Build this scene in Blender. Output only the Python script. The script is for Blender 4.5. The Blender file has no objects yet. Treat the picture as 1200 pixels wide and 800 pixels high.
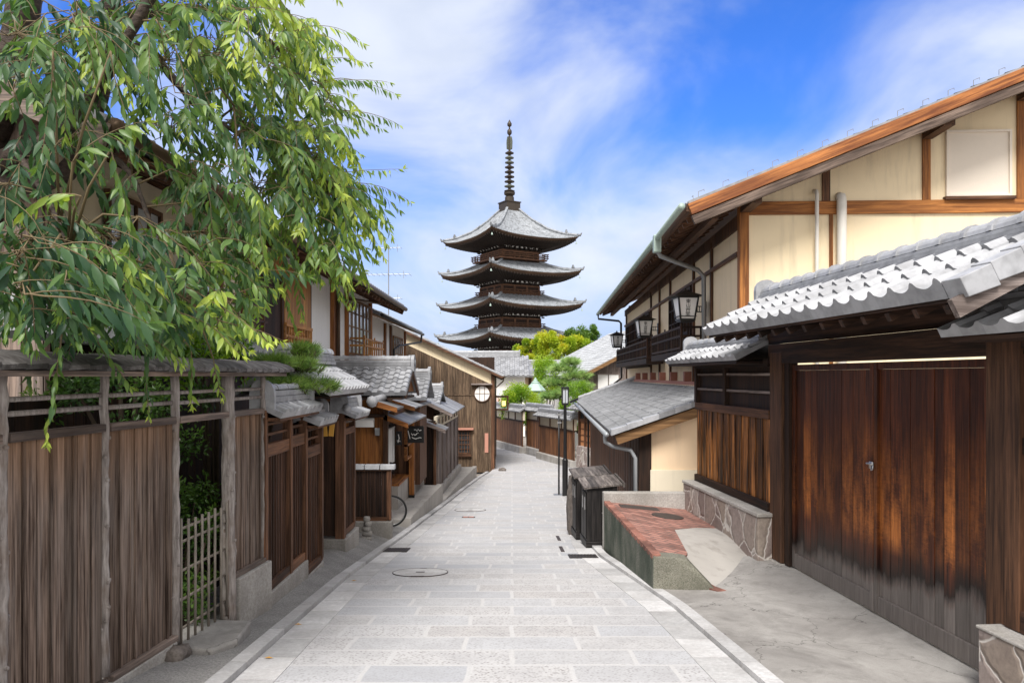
import bpy, math, random
import numpy as np
from mathutils import Vector, Matrix

random.seed(7)
R = math.radians
C = bpy.context.scene.collection
SC = bpy.context.scene

# ------------------------------------------------------------------ camera, sky, sun, exposure
cam_d = bpy.data.cameras.new('camera'); cam = bpy.data.objects.new('camera', cam_d); C.objects.link(cam)
cam.location = (0, 0, 0); cam.rotation_euler = (R(90), 0, 0)
cam_d.sensor_width = 36; cam_d.lens = 27; cam_d.shift_y = 40/1200; cam_d.clip_start = .05; cam_d.clip_end = 3000
SC.camera = cam
SC.render.resolution_x = 1024; SC.render.resolution_y = 682
SUN_EL, SUN_AZ = R(51), R(192)          # azimuth clockwise from +Y: a veiled sun stands behind the camera, to the left
W = bpy.data.worlds.new('World'); SC.world = W; W.use_nodes = True
def build_world():
    nt = W.node_tree; nt.nodes.clear(); L = nt.links.new
    out = nt.nodes.new('ShaderNodeOutputWorld'); bg = nt.nodes.new('ShaderNodeBackground')
    sky = nt.nodes.new('ShaderNodeTexSky'); sky.sky_type = 'NISHITA'; sky.sun_disc = False
    sky.sun_elevation = SUN_EL; sky.sun_rotation = SUN_AZ; sky.air_density = 1.0; sky.dust_density = .6; sky.ozone_density = 3.0
    hs = nt.nodes.new('ShaderNodeHueSaturation'); hs.inputs['Saturation'].default_value = 1.25; hs.inputs['Value'].default_value = 1.0
    L(sky.outputs[0], hs.inputs['Color'])
    tn = nt.nodes.new('ShaderNodeMixRGB'); tn.blend_type = 'MULTIPLY'; tn.inputs[0].default_value = 1; tn.inputs[2].default_value = (.52, .68, 1.12, 1); L(hs.outputs[0], tn.inputs[1])
    tc = nt.nodes.new('ShaderNodeTexCoord')
    sep = nt.nodes.new('ShaderNodeSeparateXYZ'); L(tc.outputs['Generated'], sep.inputs[0])
    def math_(op, a, b=None, c=None):
        n = nt.nodes.new('ShaderNodeMath'); n.operation = op
        for i, v in enumerate((a, b, c)):
            if v is None: continue
            if isinstance(v, (int, float)): n.inputs[i].default_value = v
            else: L(v, n.inputs[i])
        return n.outputs[0]
    zz = math_('ADD', math_('MAXIMUM', sep.outputs['Z'], 0), .42)
    cx = math_('DIVIDE', sep.outputs['X'], zz); cy = math_('DIVIDE', sep.outputs['Y'], zz)
    cmb = nt.nodes.new('ShaderNodeCombineXYZ'); L(cx, cmb.inputs[0]); L(cy, cmb.inputs[1])
    mp = nt.nodes.new('ShaderNodeMapping'); CLOUD_LOC = (-.14,5.28,0); mp.inputs['Location'].default_value = CLOUD_LOC; mp.inputs['Rotation'].default_value = (0, 0, R(-28)); mp.inputs['Scale'].default_value = (2.0, 1.7, 1)
    L(cmb.outputs[0], mp.inputs[0])
    n1 = nt.nodes.new('ShaderNodeTexNoise'); n1.inputs['Scale'].default_value = 1.15; n1.inputs['Detail'].default_value = 6; n1.inputs['Roughness'].default_value = .52; n1.inputs['Distortion'].default_value = .5
    L(mp.outputs[0], n1.inputs['Vector'])
    cr = nt.nodes.new('ShaderNodeValToRGB'); cr.color_ramp.interpolation = 'EASE'
    cr.color_ramp.elements[0].position = .30; cr.color_ramp.elements[0].color = (0, 0, 0, 1)
    cr.color_ramp.elements[1].position = .67; cr.color_ramp.elements[1].color = (1, 1, 1, 1)
    L(n1.outputs['Fac'], cr.inputs[0])
    # paler towards the horizon, plus unseen bright fill cloud added behind the camera and overhead
    def mrange(v, a0, a1, b0, b1):
        mr = nt.nodes.new('ShaderNodeMapRange'); mr.inputs['From Min'].default_value = a0; mr.inputs['From Max'].default_value = a1; mr.inputs['To Min'].default_value = b0; mr.inputs['To Max'].default_value = b1
        L(v, mr.inputs['Value']); return mr.outputs[0]
    low = mrange(sep.outputs['Z'], .30, .05, 0, .85)
    hz = nt.nodes.new('ShaderNodeMixRGB'); L(low, hz.inputs[0]); L(tn.outputs[0], hz.inputs[1]); hz.inputs[2].default_value = (2.5, 3.0, 4.1, 1)
    back = math_('MAXIMUM', mrange(sep.outputs['Y'], .35, -.15, 0, 1), mrange(sep.outputs['Z'], .60, .80, 0, 1))
    fac = math_('MINIMUM', math_('ADD', math_('MULTIPLY', cr.outputs['Color'], .92), math_('MULTIPLY', back, .85)), .97)
    n2 = nt.nodes.new('ShaderNodeTexNoise'); n2.inputs['Scale'].default_value = 3.0; n2.inputs['Detail'].default_value = 5; L(mp.outputs[0], n2.inputs['Vector'])
    c2 = nt.nodes.new('ShaderNodeMixRGB'); c2.inputs[1].default_value = (2.9, 3.3, 4.1, 1); c2.inputs[2].default_value = (5.0, 5.2, 5.5, 1); L(n2.outputs['Fac'], c2.inputs[0])
    c3 = nt.nodes.new('ShaderNodeMixRGB'); L(back, c3.inputs[0]); L(c2.outputs[0], c3.inputs[1]); c3.inputs[2].default_value = (6.4, 6.2, 6.0, 1)
    mx = nt.nodes.new('ShaderNodeMixRGB'); L(fac, mx.inputs[0]); L(hz.outputs[0], mx.inputs[1]); L(c3.outputs[0], mx.inputs[2])
    L(mx.outputs[0], bg.inputs[0]); bg.inputs[1].default_value = .10
    L(bg.outputs[0], out.inputs[0])
build_world()
sd = bpy.data.lights.new('sun', 'SUN'); sun = bpy.data.objects.new('sun', sd); C.objects.link(sun)
sd.energy = 2.3; sd.angle = R(22); sd.color = (1, .965, .92)
sv = Vector((math.sin(SUN_AZ)*math.cos(SUN_EL), math.cos(SUN_AZ)*math.cos(SUN_EL), math.sin(SUN_EL)))
sun.rotation_euler = sv.to_track_quat('Z', 'Y').to_euler(); sun.location = (0, -10, 30)
SC.view_settings.view_transform = 'Standard'; SC.view_settings.look = 'None'; SC.view_settings.exposure = 1.08; SC.view_settings.gamma = 1
SC.view_settings.use_curve_mapping = False

# ------------------------------------------------------------------ materials
MATS = {}
class NT:
    def __init__(s, name):
        s.m = bpy.data.materials.new(name); s.m.use_nodes = True; s.t = s.m.node_tree; s.t.nodes.clear()
        s.out = s.t.nodes.new('ShaderNodeOutputMaterial'); s.b = s.n('ShaderNodeBsdfPrincipled'); s.L(s.b.outputs[0], s.out.inputs[0])
        s.tc = s.t.nodes.new('ShaderNodeTexCoord'); MATS[name] = s.m
    def L(s, a, b): s.t.links.new(a, b)
    def set(s, node, key, v):
        i = node.inputs[key]
        if isinstance(v, bpy.types.NodeSocket): s.L(v, i)
        else:
            if isinstance(v, tuple) and len(v) == 3 and i.type == 'RGBA': v = (*v, 1)
            i.default_value = v
    def n(s, typ, _op=None, **kw):
        nd = s.t.nodes.new(typ)
        if _op: nd.operation = _op
        for k, v in kw.items(): s.set(nd, k.replace('_', ' '), v)
        return nd
    def math(s, op, a, b=0.0, clamp=False):
        nd = s.t.nodes.new('ShaderNodeMath'); nd.operation = op; nd.use_clamp = clamp
        s.set(nd, 0, a); s.set(nd, 1, b); return nd.outputs[0]
    def map(s, vec, scale=(1, 1, 1), loc=(0, 0, 0), rot=(0, 0, 0)):
        nd = s.n('ShaderNodeMapping', Vector=vec); nd.inputs['Scale'].default_value = scale; nd.inputs['Location'].default_value = loc; nd.inputs['Rotation'].default_value = rot
        return nd.outputs[0]
    def noise(s, vec, scale, detail=4, rough=.55, dist=0):
        return s.n('ShaderNodeTexNoise', Vector=vec, Scale=scale, Detail=detail, Roughness=rough, Distortion=dist).outputs['Fac']
    def ramp(s, fac, *stops):
        nd = s.n('ShaderNodeValToRGB', Fac=fac); e = nd.color_ramp.elements
        while len(e) < len(stops): e.new(.5)
        for i, (p, c) in enumerate(stops):
            e[i].position = p
            e[i].color = (c, c, c, 1) if isinstance(c, (int, float)) else (*c, 1)
        return nd.outputs['Color']
    def mix(s, fac, a, b, blend='MIX'):
        nd = s.t.nodes.new('ShaderNodeMixRGB'); nd.blend_type = blend
        s.set(nd, 0, fac); s.set(nd, 1, a if not isinstance(a, tuple) else (*a[:3], 1)); s.set(nd, 2, b if not isinstance(b, tuple) else (*b[:3], 1)); return nd.outputs[0]
    def attr(s, name='tint'):
        nd = s.t.nodes.new('ShaderNodeAttribute'); nd.attribute_name = name; return nd.outputs['Fac']
    def gray(s, v):
        nd = s.t.nodes.new('ShaderNodeCombineColor')
        for i in range(3): s.L(v, nd.inputs[i])
        return nd.outputs[0]
    def bump(s, h, strength=.4, dist=.01, normal=None):
        nd = s.n('ShaderNodeBump', Height=h, Strength=strength, Distance=dist)
        if normal: s.L(normal, nd.inputs['Normal'])
        s.L(nd.outputs[0], s.b.inputs['Normal']); return nd.outputs[0]
    def fin(s, color, rough=.6, metal=0., spec=.4):
        s.set(s.b, 'Base Color', color); s.set(s.b, 'Roughness', rough); s.set(s.b, 'Metallic', metal); s.set(s.b, 'Specular IOR Level', spec); return s.m

def wood(name, dark, light, axis='z', grain=26, rough=.7, var=.55, grey=None, greyamt=.5, streak=(.40, .62), pre=0.):
    """timber with grain along one local axis; 'tint' shifts the tone of each board"""
    k = NT(name); t = k.attr()
    sc = [1, 1, 1]; sc['xyz'.index(axis)] = .045
    off = k.n('ShaderNodeCombineXYZ', X=k.math('MULTIPLY', t, 31.7), Y=k.math('MULTIPLY', t, 17.3), Z=k.math('MULTIPLY', t, 23.9)).outputs[0]
    v = k.n('ShaderNodeVectorMath', _op='ADD'); k.L(k.map(k.tc.outputs['Object'], rot=(0, pre, 0)) if pre else k.tc.outputs['Object'], v.inputs[0]); k.L(off, v.inputs[1])
    vec = k.map(v.outputs[0], tuple(sc))
    n1 = k.noise(vec, grain, 6, .65, .3)
    sc2 = [1, 1, 1]; sc2['xyz'.index(axis)] = .25
    n2 = k.noise(k.map(v.outputs[0], tuple(sc2)), 3.2, 4, .6)
    n3 = k.noise(vec, grain*4.5, 3, .6)
    col = k.mix(k.ramp(n1, (streak[0], 0.), (streak[1], 1.)), dark, light)
    col = k.mix(k.ramp(n2, (.42, 0.), (.72, .75)), col, dark)
    if grey: col = k.mix(k.math('MULTIPLY', k.ramp(k.noise(k.map(v.outputs[0], tuple(sc2)), 2.1, 5, .65), (.4, 0.), (.68, 1.)), greyamt), col, grey)
    col = k.mix(1., col, k.gray(k.math('ADD', k.math('MULTIPLY', n3, .7), .62)), 'MULTIPLY')
    col = k.mix(1., col, k.gray(k.math('ADD', k.math('MULTIPLY', t, 2*var), 1-var)), 'MULTIPLY')
    k.bump(k.math('ADD', n1, k.math('MULTIPLY', n3, .5)), .35, .006)
    return k.fin(col, k.math('ADD', k.math('MULTIPLY', n1, .25), rough-.12), spec=.3)

def plaster(name, c, rough=.85, var=.10, stain=.12, dirt=(.25, .2, .15)):
    k = NT(name); o = k.tc.outputs['Object']
    n1 = k.noise(o, 1.3, 5, .6); n2 = k.noise(k.map(o, (3, 3, .35)), 1.6, 5, .6); n3 = k.noise(o, 90, 3, .6)
    col = k.mix(k.math('MULTIPLY', k.ramp(n1, (.35, 0.), (.75, 1.)), var), c, tuple(x*.6 for x in c))
    col = k.mix(k.math('MULTIPLY', k.ramp(n2, (.52, 0.), (.8, 1.)), stain), col, dirt)
    k.bump(n3, .15, .003); return k.fin(col, rough, spec=.2)

def stone(name, c1, c2, scale=30, rough=.85, spots=.5, bump=.4, stain=None, stainamt=.5):
    k = NT(name); o = k.tc.outputs['Object']
    n1 = k.noise(o, scale, 5, .65); n2 = k.noise(o, 2.1, 5, .6); v = k.n('ShaderNodeTexVoronoi', Vector=o, Scale=scale*4).outputs['Distance']
    col = k.mix(k.ramp(n1, (.35, 0.), (.66, 1.)), c1, c2)
    col = k.mix(k.math('MULTIPLY', k.ramp(v, (.05, 1.), (.4, 0.)), spots), col, tuple(x*.35 for x in c1))
    col = k.mix(k.math('MULTIPLY', k.ramp(n2, (.42, 0.), (.7, 1.)), .45), col, tuple(x*.6 for x in c1))
    if stain: col = k.mix(k.math('MULTIPLY', k.ramp(k.noise(k.map(o, (1.1, 1.1, .6)), 1.9, 8, .72), (.42, 0.), (.62, 1.)), stainamt), col, stain)
    t = k.attr(); col = k.mix(1., col, k.gray(k.math('ADD', k.math('MULTIPLY', t, .4), .8)), 'MULTIPLY')
    k.bump(k.math('ADD', n1, v), bump, .006); return k.fin(col, rough, spec=.25)

def tile(name, c, var=.45, rough=.5, mottle=None):
    k = NT(name); o = k.tc.outputs['Object']; t = k.attr()
    n1 = k.noise(o, 7, 5, .6); n2 = k.noise(o, 60, 3, .6)
    col = k.mix(k.ramp(n1, (.4, 0.), (.72, .8)), c, tuple(x*.55 for x in c))
    if mottle: col = k.mix(k.math('MULTIPLY', k.ramp(k.noise(o, 2.2, 6, .7), (.5, 0.), (.6, 1.)), .8), col, mottle)
    col = k.mix(1., col, k.gray(k.math('ADD', k.math('MULTIPLY', t, 2*var), 1-var)), 'MULTIPLY')
    k.bump(n2, .12, .003); return k.fin(col, k.math('ADD', k.math('MULTIPLY', n1, .3), rough-.15), spec=.45)

def plain(name, c, rough=.5, metal=0., var=.2, scale=12, spec=.4):
    k = NT(name); n1 = k.noise(k.tc.outputs['Object'], scale, 4, .6)
    col = k.mix(k.math('MULTIPLY', n1, var), c, tuple(x*.45 for x in c)); k.bump(n1, .08, .003)
    return k.fin(col, rough, metal, spec)

def leafmat(name, *cols, trans=.35, rough=.42):
    k = NT(name); t = k.attr(); n = k.noise(k.tc.outputs['Object'], 25, 2)
    f = k.math('ADD', k.math('MULTIPLY', n, .12), t)
    st = [(.06+i*.94/(len(cols)-1), c) for i, c in enumerate(cols)]
    col = k.ramp(f, *st); k.fin(col, rough, spec=.45)
    tr = k.n('ShaderNodeBsdfTranslucent', Color=k.mix(1., col, (1.7, 1.75, .9), 'MULTIPLY')); mx = k.n('ShaderNodeMixShader', Fac=trans)
    k.L(k.b.outputs[0], mx.inputs[1]); k.L(tr.outputs[0], mx.inputs[2]); k.L(mx.outputs[0], k.out.inputs[0]); return k.m

def glassy(name, c, rough=.12):
    k = NT(name); n1 = k.noise(k.tc.outputs['Object'], 3, 3)
    k.bump(n1, .05, .01); return k.fin(k.mix(k.math('MULTIPLY', n1, .5), c, tuple(x*.5 for x in c)), rough, 0, .8)

for ax in 'xyz':
    wood('weathered_'+ax, (.070, .048, .038), (.30, .22, .175), ax, 30, .8, .42, (.34, .31, .295), .28)
    wood('brown_'+ax, (.055, .026, .014), (.20, .095, .050), ax, 26, .65, .35)
    wood('dark_'+ax, (.016, .008, .005), (.064, .031, .018), ax, 26, .72, .4)
    wood('orange_'+ax, (.16, .055, .014), (.42, .17, .045), ax, 22, .6, .3)
    wood('tan_'+ax, (.13, .068, .028), (.31, .175, .078), ax, 24, .7, .35)
    wood('greywood_'+ax, (.11, .085, .075), (.32, .265, .24), ax, 30, .85, .3)
wood('burnt_z', (.020, .008, .004), (.50, .20, .055), 'z', 30, .5, .6, None, .5, (.42, .66))
def barkpost():
    k = NT('post_bark'); o = k.tc.outputs['Object']
    n1 = k.noise(k.map(o, (1, 1, .12)), 40, 5, .65); n2 = k.noise(o, 3, 5, .6)
    col = k.mix(k.ramp(n1, (.3, 0.), (.7, 1.)), (.13, .11, .10), (.42, .38, .355))
    col = k.mix(k.ramp(n2, (.5, 0.), (.75, .8)), col, (.15, .095, .06)); k.bump(n1, .6, .008); return k.fin(col, .85, spec=.2)
barkpost()
def gatewood():
    """red-brown gate boards, bleached grey along their feet with a ragged black tide line"""
    k = NT('gate_boards'); o = k.tc.outputs['Object']; t = k.attr()
    off = k.n('ShaderNodeCombineXYZ', X=k.math('MULTIPLY', t, 31.7), Y=k.math('MULTIPLY', t, 17.3), Z=k.math('MULTIPLY', t, 3.9)).outputs[0]
    v = k.n('ShaderNodeVectorMath', _op='ADD'); k.L(o, v.inputs[0]); k.L(off, v.inputs[1])
    vec = k.map(v.outputs[0], (1, 1, .045)); n1 = k.noise(vec, 30, 6, .65, .3); n3 = k.noise(vec, 120, 3, .6)
    pat = k.noise(k.map(v.outputs[0], (2.4, 2.4, 1.0)), 1.5, 6, .68)
    scr = k.noise(k.map(o, (1.0, 1.0, 3.0), rot=(0, .5, 0)), 14, 4, .7, 1.0)
    col = k.mix(k.ramp(n1, (.36, 0.), (.7, 1.)), (.024, .007, .004), (.135, .036, .013))
    hot = k.mix(k.ramp(n1, (.3, 0.), (.7, 1.)), (.23, .066, .015), (.58, .20, .046))
    z = k.n('ShaderNodeSeparateXYZ', Vector=o).outputs['Z']       # local: 0 at the foot
    mid = k.math('MULTIPLY', k.ramp(k.math('DIVIDE', z, 2.5), (.26, 0.), (.34, 1.), (.50, .8), (.80, .06)), k.ramp(k.math('ADD', k.math('MULTIPLY', pat, .8), k.math('MULTIPLY', scr, .25)), (.45, 0.), (.66, 1.)))
    mid = k.math('MULTIPLY', mid, k.math('ADD', k.math('MULTIPLY', t, 1.1), .35), True)
    col = k.mix(mid, col, hot)
    xx = k.n('ShaderNodeSeparateXYZ', Vector=o).outputs['X']; zz = k.math('ADD', k.math('SUBTRACT', z, k.math('MULTIPLY', k.math('SUBTRACT', xx, 3.5), .09)), k.math('ADD', .14, k.math('MULTIPLY', t, .14)))
    edge = k.math('ADD', zz, k.math('MULTIPLY', k.math('SUBTRACT', k.noise(k.map(v.outputs[0], (1, 1, .2)), 9, 5, .7), .5), .34))
    col = k.mix(k.ramp(edge, (.40, 0.), (.47, .9), (.52, .9), (.76, 0.)), col, (.008, .006, .006))
    gr = k.mix(n1, (.05, .042, .038), (.24, .21, .195))
    col = k.mix(k.ramp(edge, (.38, 1.), (.52, 0.)), col, gr)
    col = k.mix(1., col, k.gray(k.math('ADD', k.math('MULTIPLY', n3, .8), .55)), 'MULTIPLY')
    col = k.mix(1., col, k.gray(k.math('ADD', k.math('MULTIPLY', t, .7), .65)), 'MULTIPLY')
    k.bump(k.math('ADD', n1, k.math('MULTIPLY', n3, .5)), .35, .005); return k.fin(col, .42, spec=.35)
gatewood()
plaster('cream', (.88, .74, .51), var=.2, stain=.34)
plaster('cream_pale', (.72, .64, .50), var=.2, stain=.3)
plaster('white_wall', (.86, .84, .80), var=.15, stain=.15)
plaster('peach', (.82, .62, .42), var=.2, stain=.25)
plaster('concrete', (.44, .415, .385), .9, .6, .6, (.16, .14, .12))
def drive():
    k = NT('driveway_concrete'); o = k.tc.outputs['Object']
    n1 = k.noise(o, .9, 6, .7, .6); n2 = k.noise(o, 3.6, 6, .7, .8); n3 = k.noise(o, 120, 3, .7)
    col = k.mix(k.ramp(n1, (.34, 0.), (.66, 1.)), (.235, .222, .21), (.38, .365, .345)); col = k.mix(k.ramp(n2, (.48, 0.), (.72, .6)), col, (.165, .155, .145))
    col = k.mix(1., col, k.gray(k.math('ADD', k.math('MULTIPLY', n3, .6), .7)), 'MULTIPLY')
    cr = k.n('ShaderNodeTexVoronoi', Vector=k.n('ShaderNodeVectorMath', _op='ADD').outputs[0], Scale=.55); cr.feature = 'DISTANCE_TO_EDGE'
    va = cr.inputs['Vector'].links[0].from_node; k.L(o, va.inputs[0]); nn = k.n('ShaderNodeTexNoise', Vector=o, Scale=3., Detail=4); k.L(nn.outputs['Color'], va.inputs[1])
    crk = k.ramp(cr.outputs['Distance'], (.0, 1.), (.006, 0.)); col = k.mix(k.math('MULTIPLY', crk, .75), col, (.05, .045, .04))
    k.bump(n3, .3, .004); return k.fin(col, .85, spec=.2)
drive()
stone('granite_base', (.33, .31, .29), (.50, .48, .45), 40, .9, .55, .4, (.20, .18, .15), .4)
stone('granite_green', (.09, .10, .08), (.21, .21, .175), 50, .8, .5, .3, (.04, .058, .04), .9)
stone('granite_speckle', (.12, .118, .092), (.33, .315, .26), 70, .85, .8, .5, (.12, .12, .09), .4)
stone('kerb_stone', (.46, .455, .455), (.60, .595, .595), 26, .85, .3, .35, (.34, .32, .31), .4)
stone('rock', (.10, .085, .075), (.22, .19, .17), 9, .8, .4, .9)
stone('gravel', (.24, .235, .23), (.46, .445, .43), 60, .95, 1., 1.0)
stone('ground_earth', (.22, .20, .18), (.34, .31, .28), 8, .95, .4, .5)
stone('red_brick', (.24, .10, .075), (.42, .20, .15), 18, .85, .4, .4, (.10, .055, .045), .75)
tile('roof_tile', (.27, .275, .29), .5); tile('roof_tile_light', (.32, .325, .34), .42); tile('roof_tile_dark', (.20, .205, .215), .35)
tile('pagoda_tile', (.235, .25, .27), .5, .75, (.09, .095, .10))
tile('slate_roof', (.27, .275, .285), .35); 
plain('black_metal', (.015, .015, .016), .4); plain('grey_metal', (.30, .31, .32), .4, .5); plain('white_pvc', (.72, .69, .63), .45); plain('copper', (.13, .085, .055), .5, .6)
plain('verdigris', (.42, .56, .50), .6, 0, .5); plain('lantern_paper', (.90, .89, .88), .6, 0, .06); plain('white_paint', (.80, .79, .77), .6, 0, .1)
plain('black_paint', (.012, .012, .012), .5); plain('yellow_wood', (.62, .33, .055), .6); plain('salmon', (.55, .26, .19), .7); plain('rubber', (.012, .012, .012), .7)
plain('steel', (.6, .6, .6), .3, .9); plain('cloth_white', (.74, .73, .71), .9); plain('iron_lid', (.075, .06, .055), .6, .4); plain('pale_green_metal', (.36, .45, .40), .55, .2)
plain('bronze', (.07, .055, .042), .5, .5, .6, 2); plain('verdigris_bronze', (.16, .175, .145), .55, .4, .7, 2.5); plain('blind', (.78, .70, .60), .8, 0, .12)
glassy('dark_glass', (.05, .055, .06)); glassy('pale_glass', (.55, .58, .62)); plain('orange_screen', (.60, .27, .12), .8)
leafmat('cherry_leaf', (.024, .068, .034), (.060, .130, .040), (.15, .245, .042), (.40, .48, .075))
leafmat('shrub_leaf', (.016, .045, .010), (.05, .115, .018), (.12, .21, .03))
leafmat('bright_leaf', (.08, .18, .012), (.19, .33, .02), (.36, .46, .04))
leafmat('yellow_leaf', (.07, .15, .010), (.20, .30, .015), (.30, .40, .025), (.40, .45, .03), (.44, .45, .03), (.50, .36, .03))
leafmat('pine_needle', (.03, .08, .02), (.10, .19, .03), (.24, .35, .06), trans=.15)
leafmat('pine_pale', (.10, .20, .06), (.20, .34, .10), (.34, .46, .15), trans=.2)
k_ = NT('cherry_bark'); n_ = k_.noise(k_.map(k_.tc.outputs['Object'], (1, 1, 2.5)), 14, 5, .7); k_.bump(n_, .9, .02); k_.fin(k_.ramp(n_, (.3, (.018, .012, .010)), (.7, (.095, .070, .055))), .85)
plain('twig', (.15, .11, .055), .7); plain('trunk_wood', (.09, .065, .045), .9, 0, .6, 8)
k_ = NT('lamp_glow'); k_.fin((.9, .5, .1), .5); k_.set(k_.b, 'Emission Color', (1, .62, .12)); k_.set(k_.b, 'Emission Strength', 2.0)

def paving():
    """pale granite setts laid in rows across the lane, some of them pick-dressed with pits"""
    k = NT('road_paving'); uv = k.tc.outputs['UV']
    wob = k.n('ShaderNodeVectorMath', _op='SCALE'); nn = k.n('ShaderNodeTexNoise', Vector=uv, Scale=1.7, Detail=4); sb = k.n('ShaderNodeVectorMath', _op='SUBTRACT'); k.L(nn.outputs['Color'], sb.inputs[0]); sb.inputs[1].default_value = (.5, .5, .5)
    k.L(sb.outputs[0], wob.inputs[0]); wob.inputs['Scale'].default_value = .06
    ad = k.n('ShaderNodeVectorMath', _op='ADD'); k.L(uv, ad.inputs[0]); k.L(wob.outputs[0], ad.inputs[1])
    br = k.n('ShaderNodeTexBrick', Vector=ad.outputs[0], Color1=(0, 0, 0), Color2=(1, 1, 1), Mortar=(.5, .5, .5), Scale=1., Mortar_Size=.026, Mortar_Smooth=.5, Bias=0., Brick_Width=.98, Row_Height=.46); br.offset = .42; br.squash = .8; br.squash_frequency = 3
    rnd = br.outputs['Color']; mort = br.outputs['Fac']
    r1 = k.n('ShaderNodeSeparateColor', Color=rnd).outputs[0]
    n1 = k.noise(uv, 3.0, 6, .65); n2 = k.noise(uv, 60, 4, .65)
    col = k.ramp(r1, (0., (.45, .435, .43)), (.3, (.50, .497, .503)), (.55, (.40, .408, .432)), (.8, (.48, .468, .462)), (1., (.43, .435, .452)))
    vo = k.n('ShaderNodeTexVoronoi', Vector=k.map(uv, (1, 1.35, 1)), Scale=33., Randomness=1.).outputs['Distance']
    pit = k.math('MULTIPLY', k.ramp(vo, (.16, 1.), (.44, 0.)), k.ramp(r1, (.25, 1.), (.38, .7), (.55, .35), (.75, .9), (.9, .6)))
    pit = k.math('MULTIPLY', pit, k.ramp(k.noise(uv, 9, 3, .6), (.30, .35), (.55, 1.)))
    col = k.mix(k.math('MULTIPLY', pit, .85), col, (.15, .13, .125))
    col = k.mix(k.math('MULTIPLY', k.ramp(n1, (.40, 0.), (.66, 1.)), .42), col, (.33, .325, .335))
    col = k.mix(k.math('MULTIPLY', mort, k.math('ADD', .30, k.math('MULTIPLY', n1, .5))), col, (.57, .555, .54))
    col = k.mix(1., col, k.gray(k.math('ADD', k.math('MULTIPLY', n2, .5), .75)), 'MULTIPLY')
    k.bump(k.math('SUBTRACT', k.math('ADD', n2, k.math('MULTIPLY', n1, .5)), k.math('ADD', pit, k.math('MULTIPLY', mort, .6))), .35, .006)
    return k.fin(col, .8, spec=.25)
paving()
def crazy():
    """irregular stones set in pale mortar"""
    k = NT('rubble_stone'); o = k.tc.outputs['Object']
    nn = k.n('ShaderNodeTexNoise', Vector=o, Scale=3., Detail=3); sc = k.n('ShaderNodeVectorMath', _op='SCALE'); k.L(nn.outputs['Color'], sc.inputs[0]); sc.inputs['Scale'].default_value = .22
    ad = k.n('ShaderNodeVectorMath', _op='ADD'); k.L(o, ad.inputs[0]); k.L(sc.outputs[0], ad.inputs[1]); v = k.map(ad.outputs[0], (2.6, 2.6, 2.2))
    ve = k.n('ShaderNodeTexVoronoi', Vector=v, Scale=1.); ve.feature = 'DISTANCE_TO_EDGE'; vc = k.n('ShaderNodeTexVoronoi', Vector=v, Scale=1.)
    r = k.n('ShaderNodeSeparateColor', Color=vc.outputs['Color']).outputs[0]
    col = k.ramp(r, (0., (.24, .185, .165)), (.4, (.36, .30, .275)), (.7, (.33, .27, .22)), (1., (.46, .41, .375)))
    n1 = k.noise(o, 16, 5, .65); col = k.mix(k.ramp(n1, (.35, 0.), (.75, .7)), col, (.16, .125, .115))
    e = k.ramp(ve.outputs['Distance'], (.012, 1.), (.032, 0.)); col = k.mix(k.math('MULTIPLY', e, .95), col, (.60, .56, .52))
    k.bump(k.math('ADD', k.ramp(ve.outputs['Distance'], (0., 0.), (.09, 1.)), k.math('MULTIPLY', n1, .4)), .6, .02); return k.fin(col, .8, spec=.3)
crazy()

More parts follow.
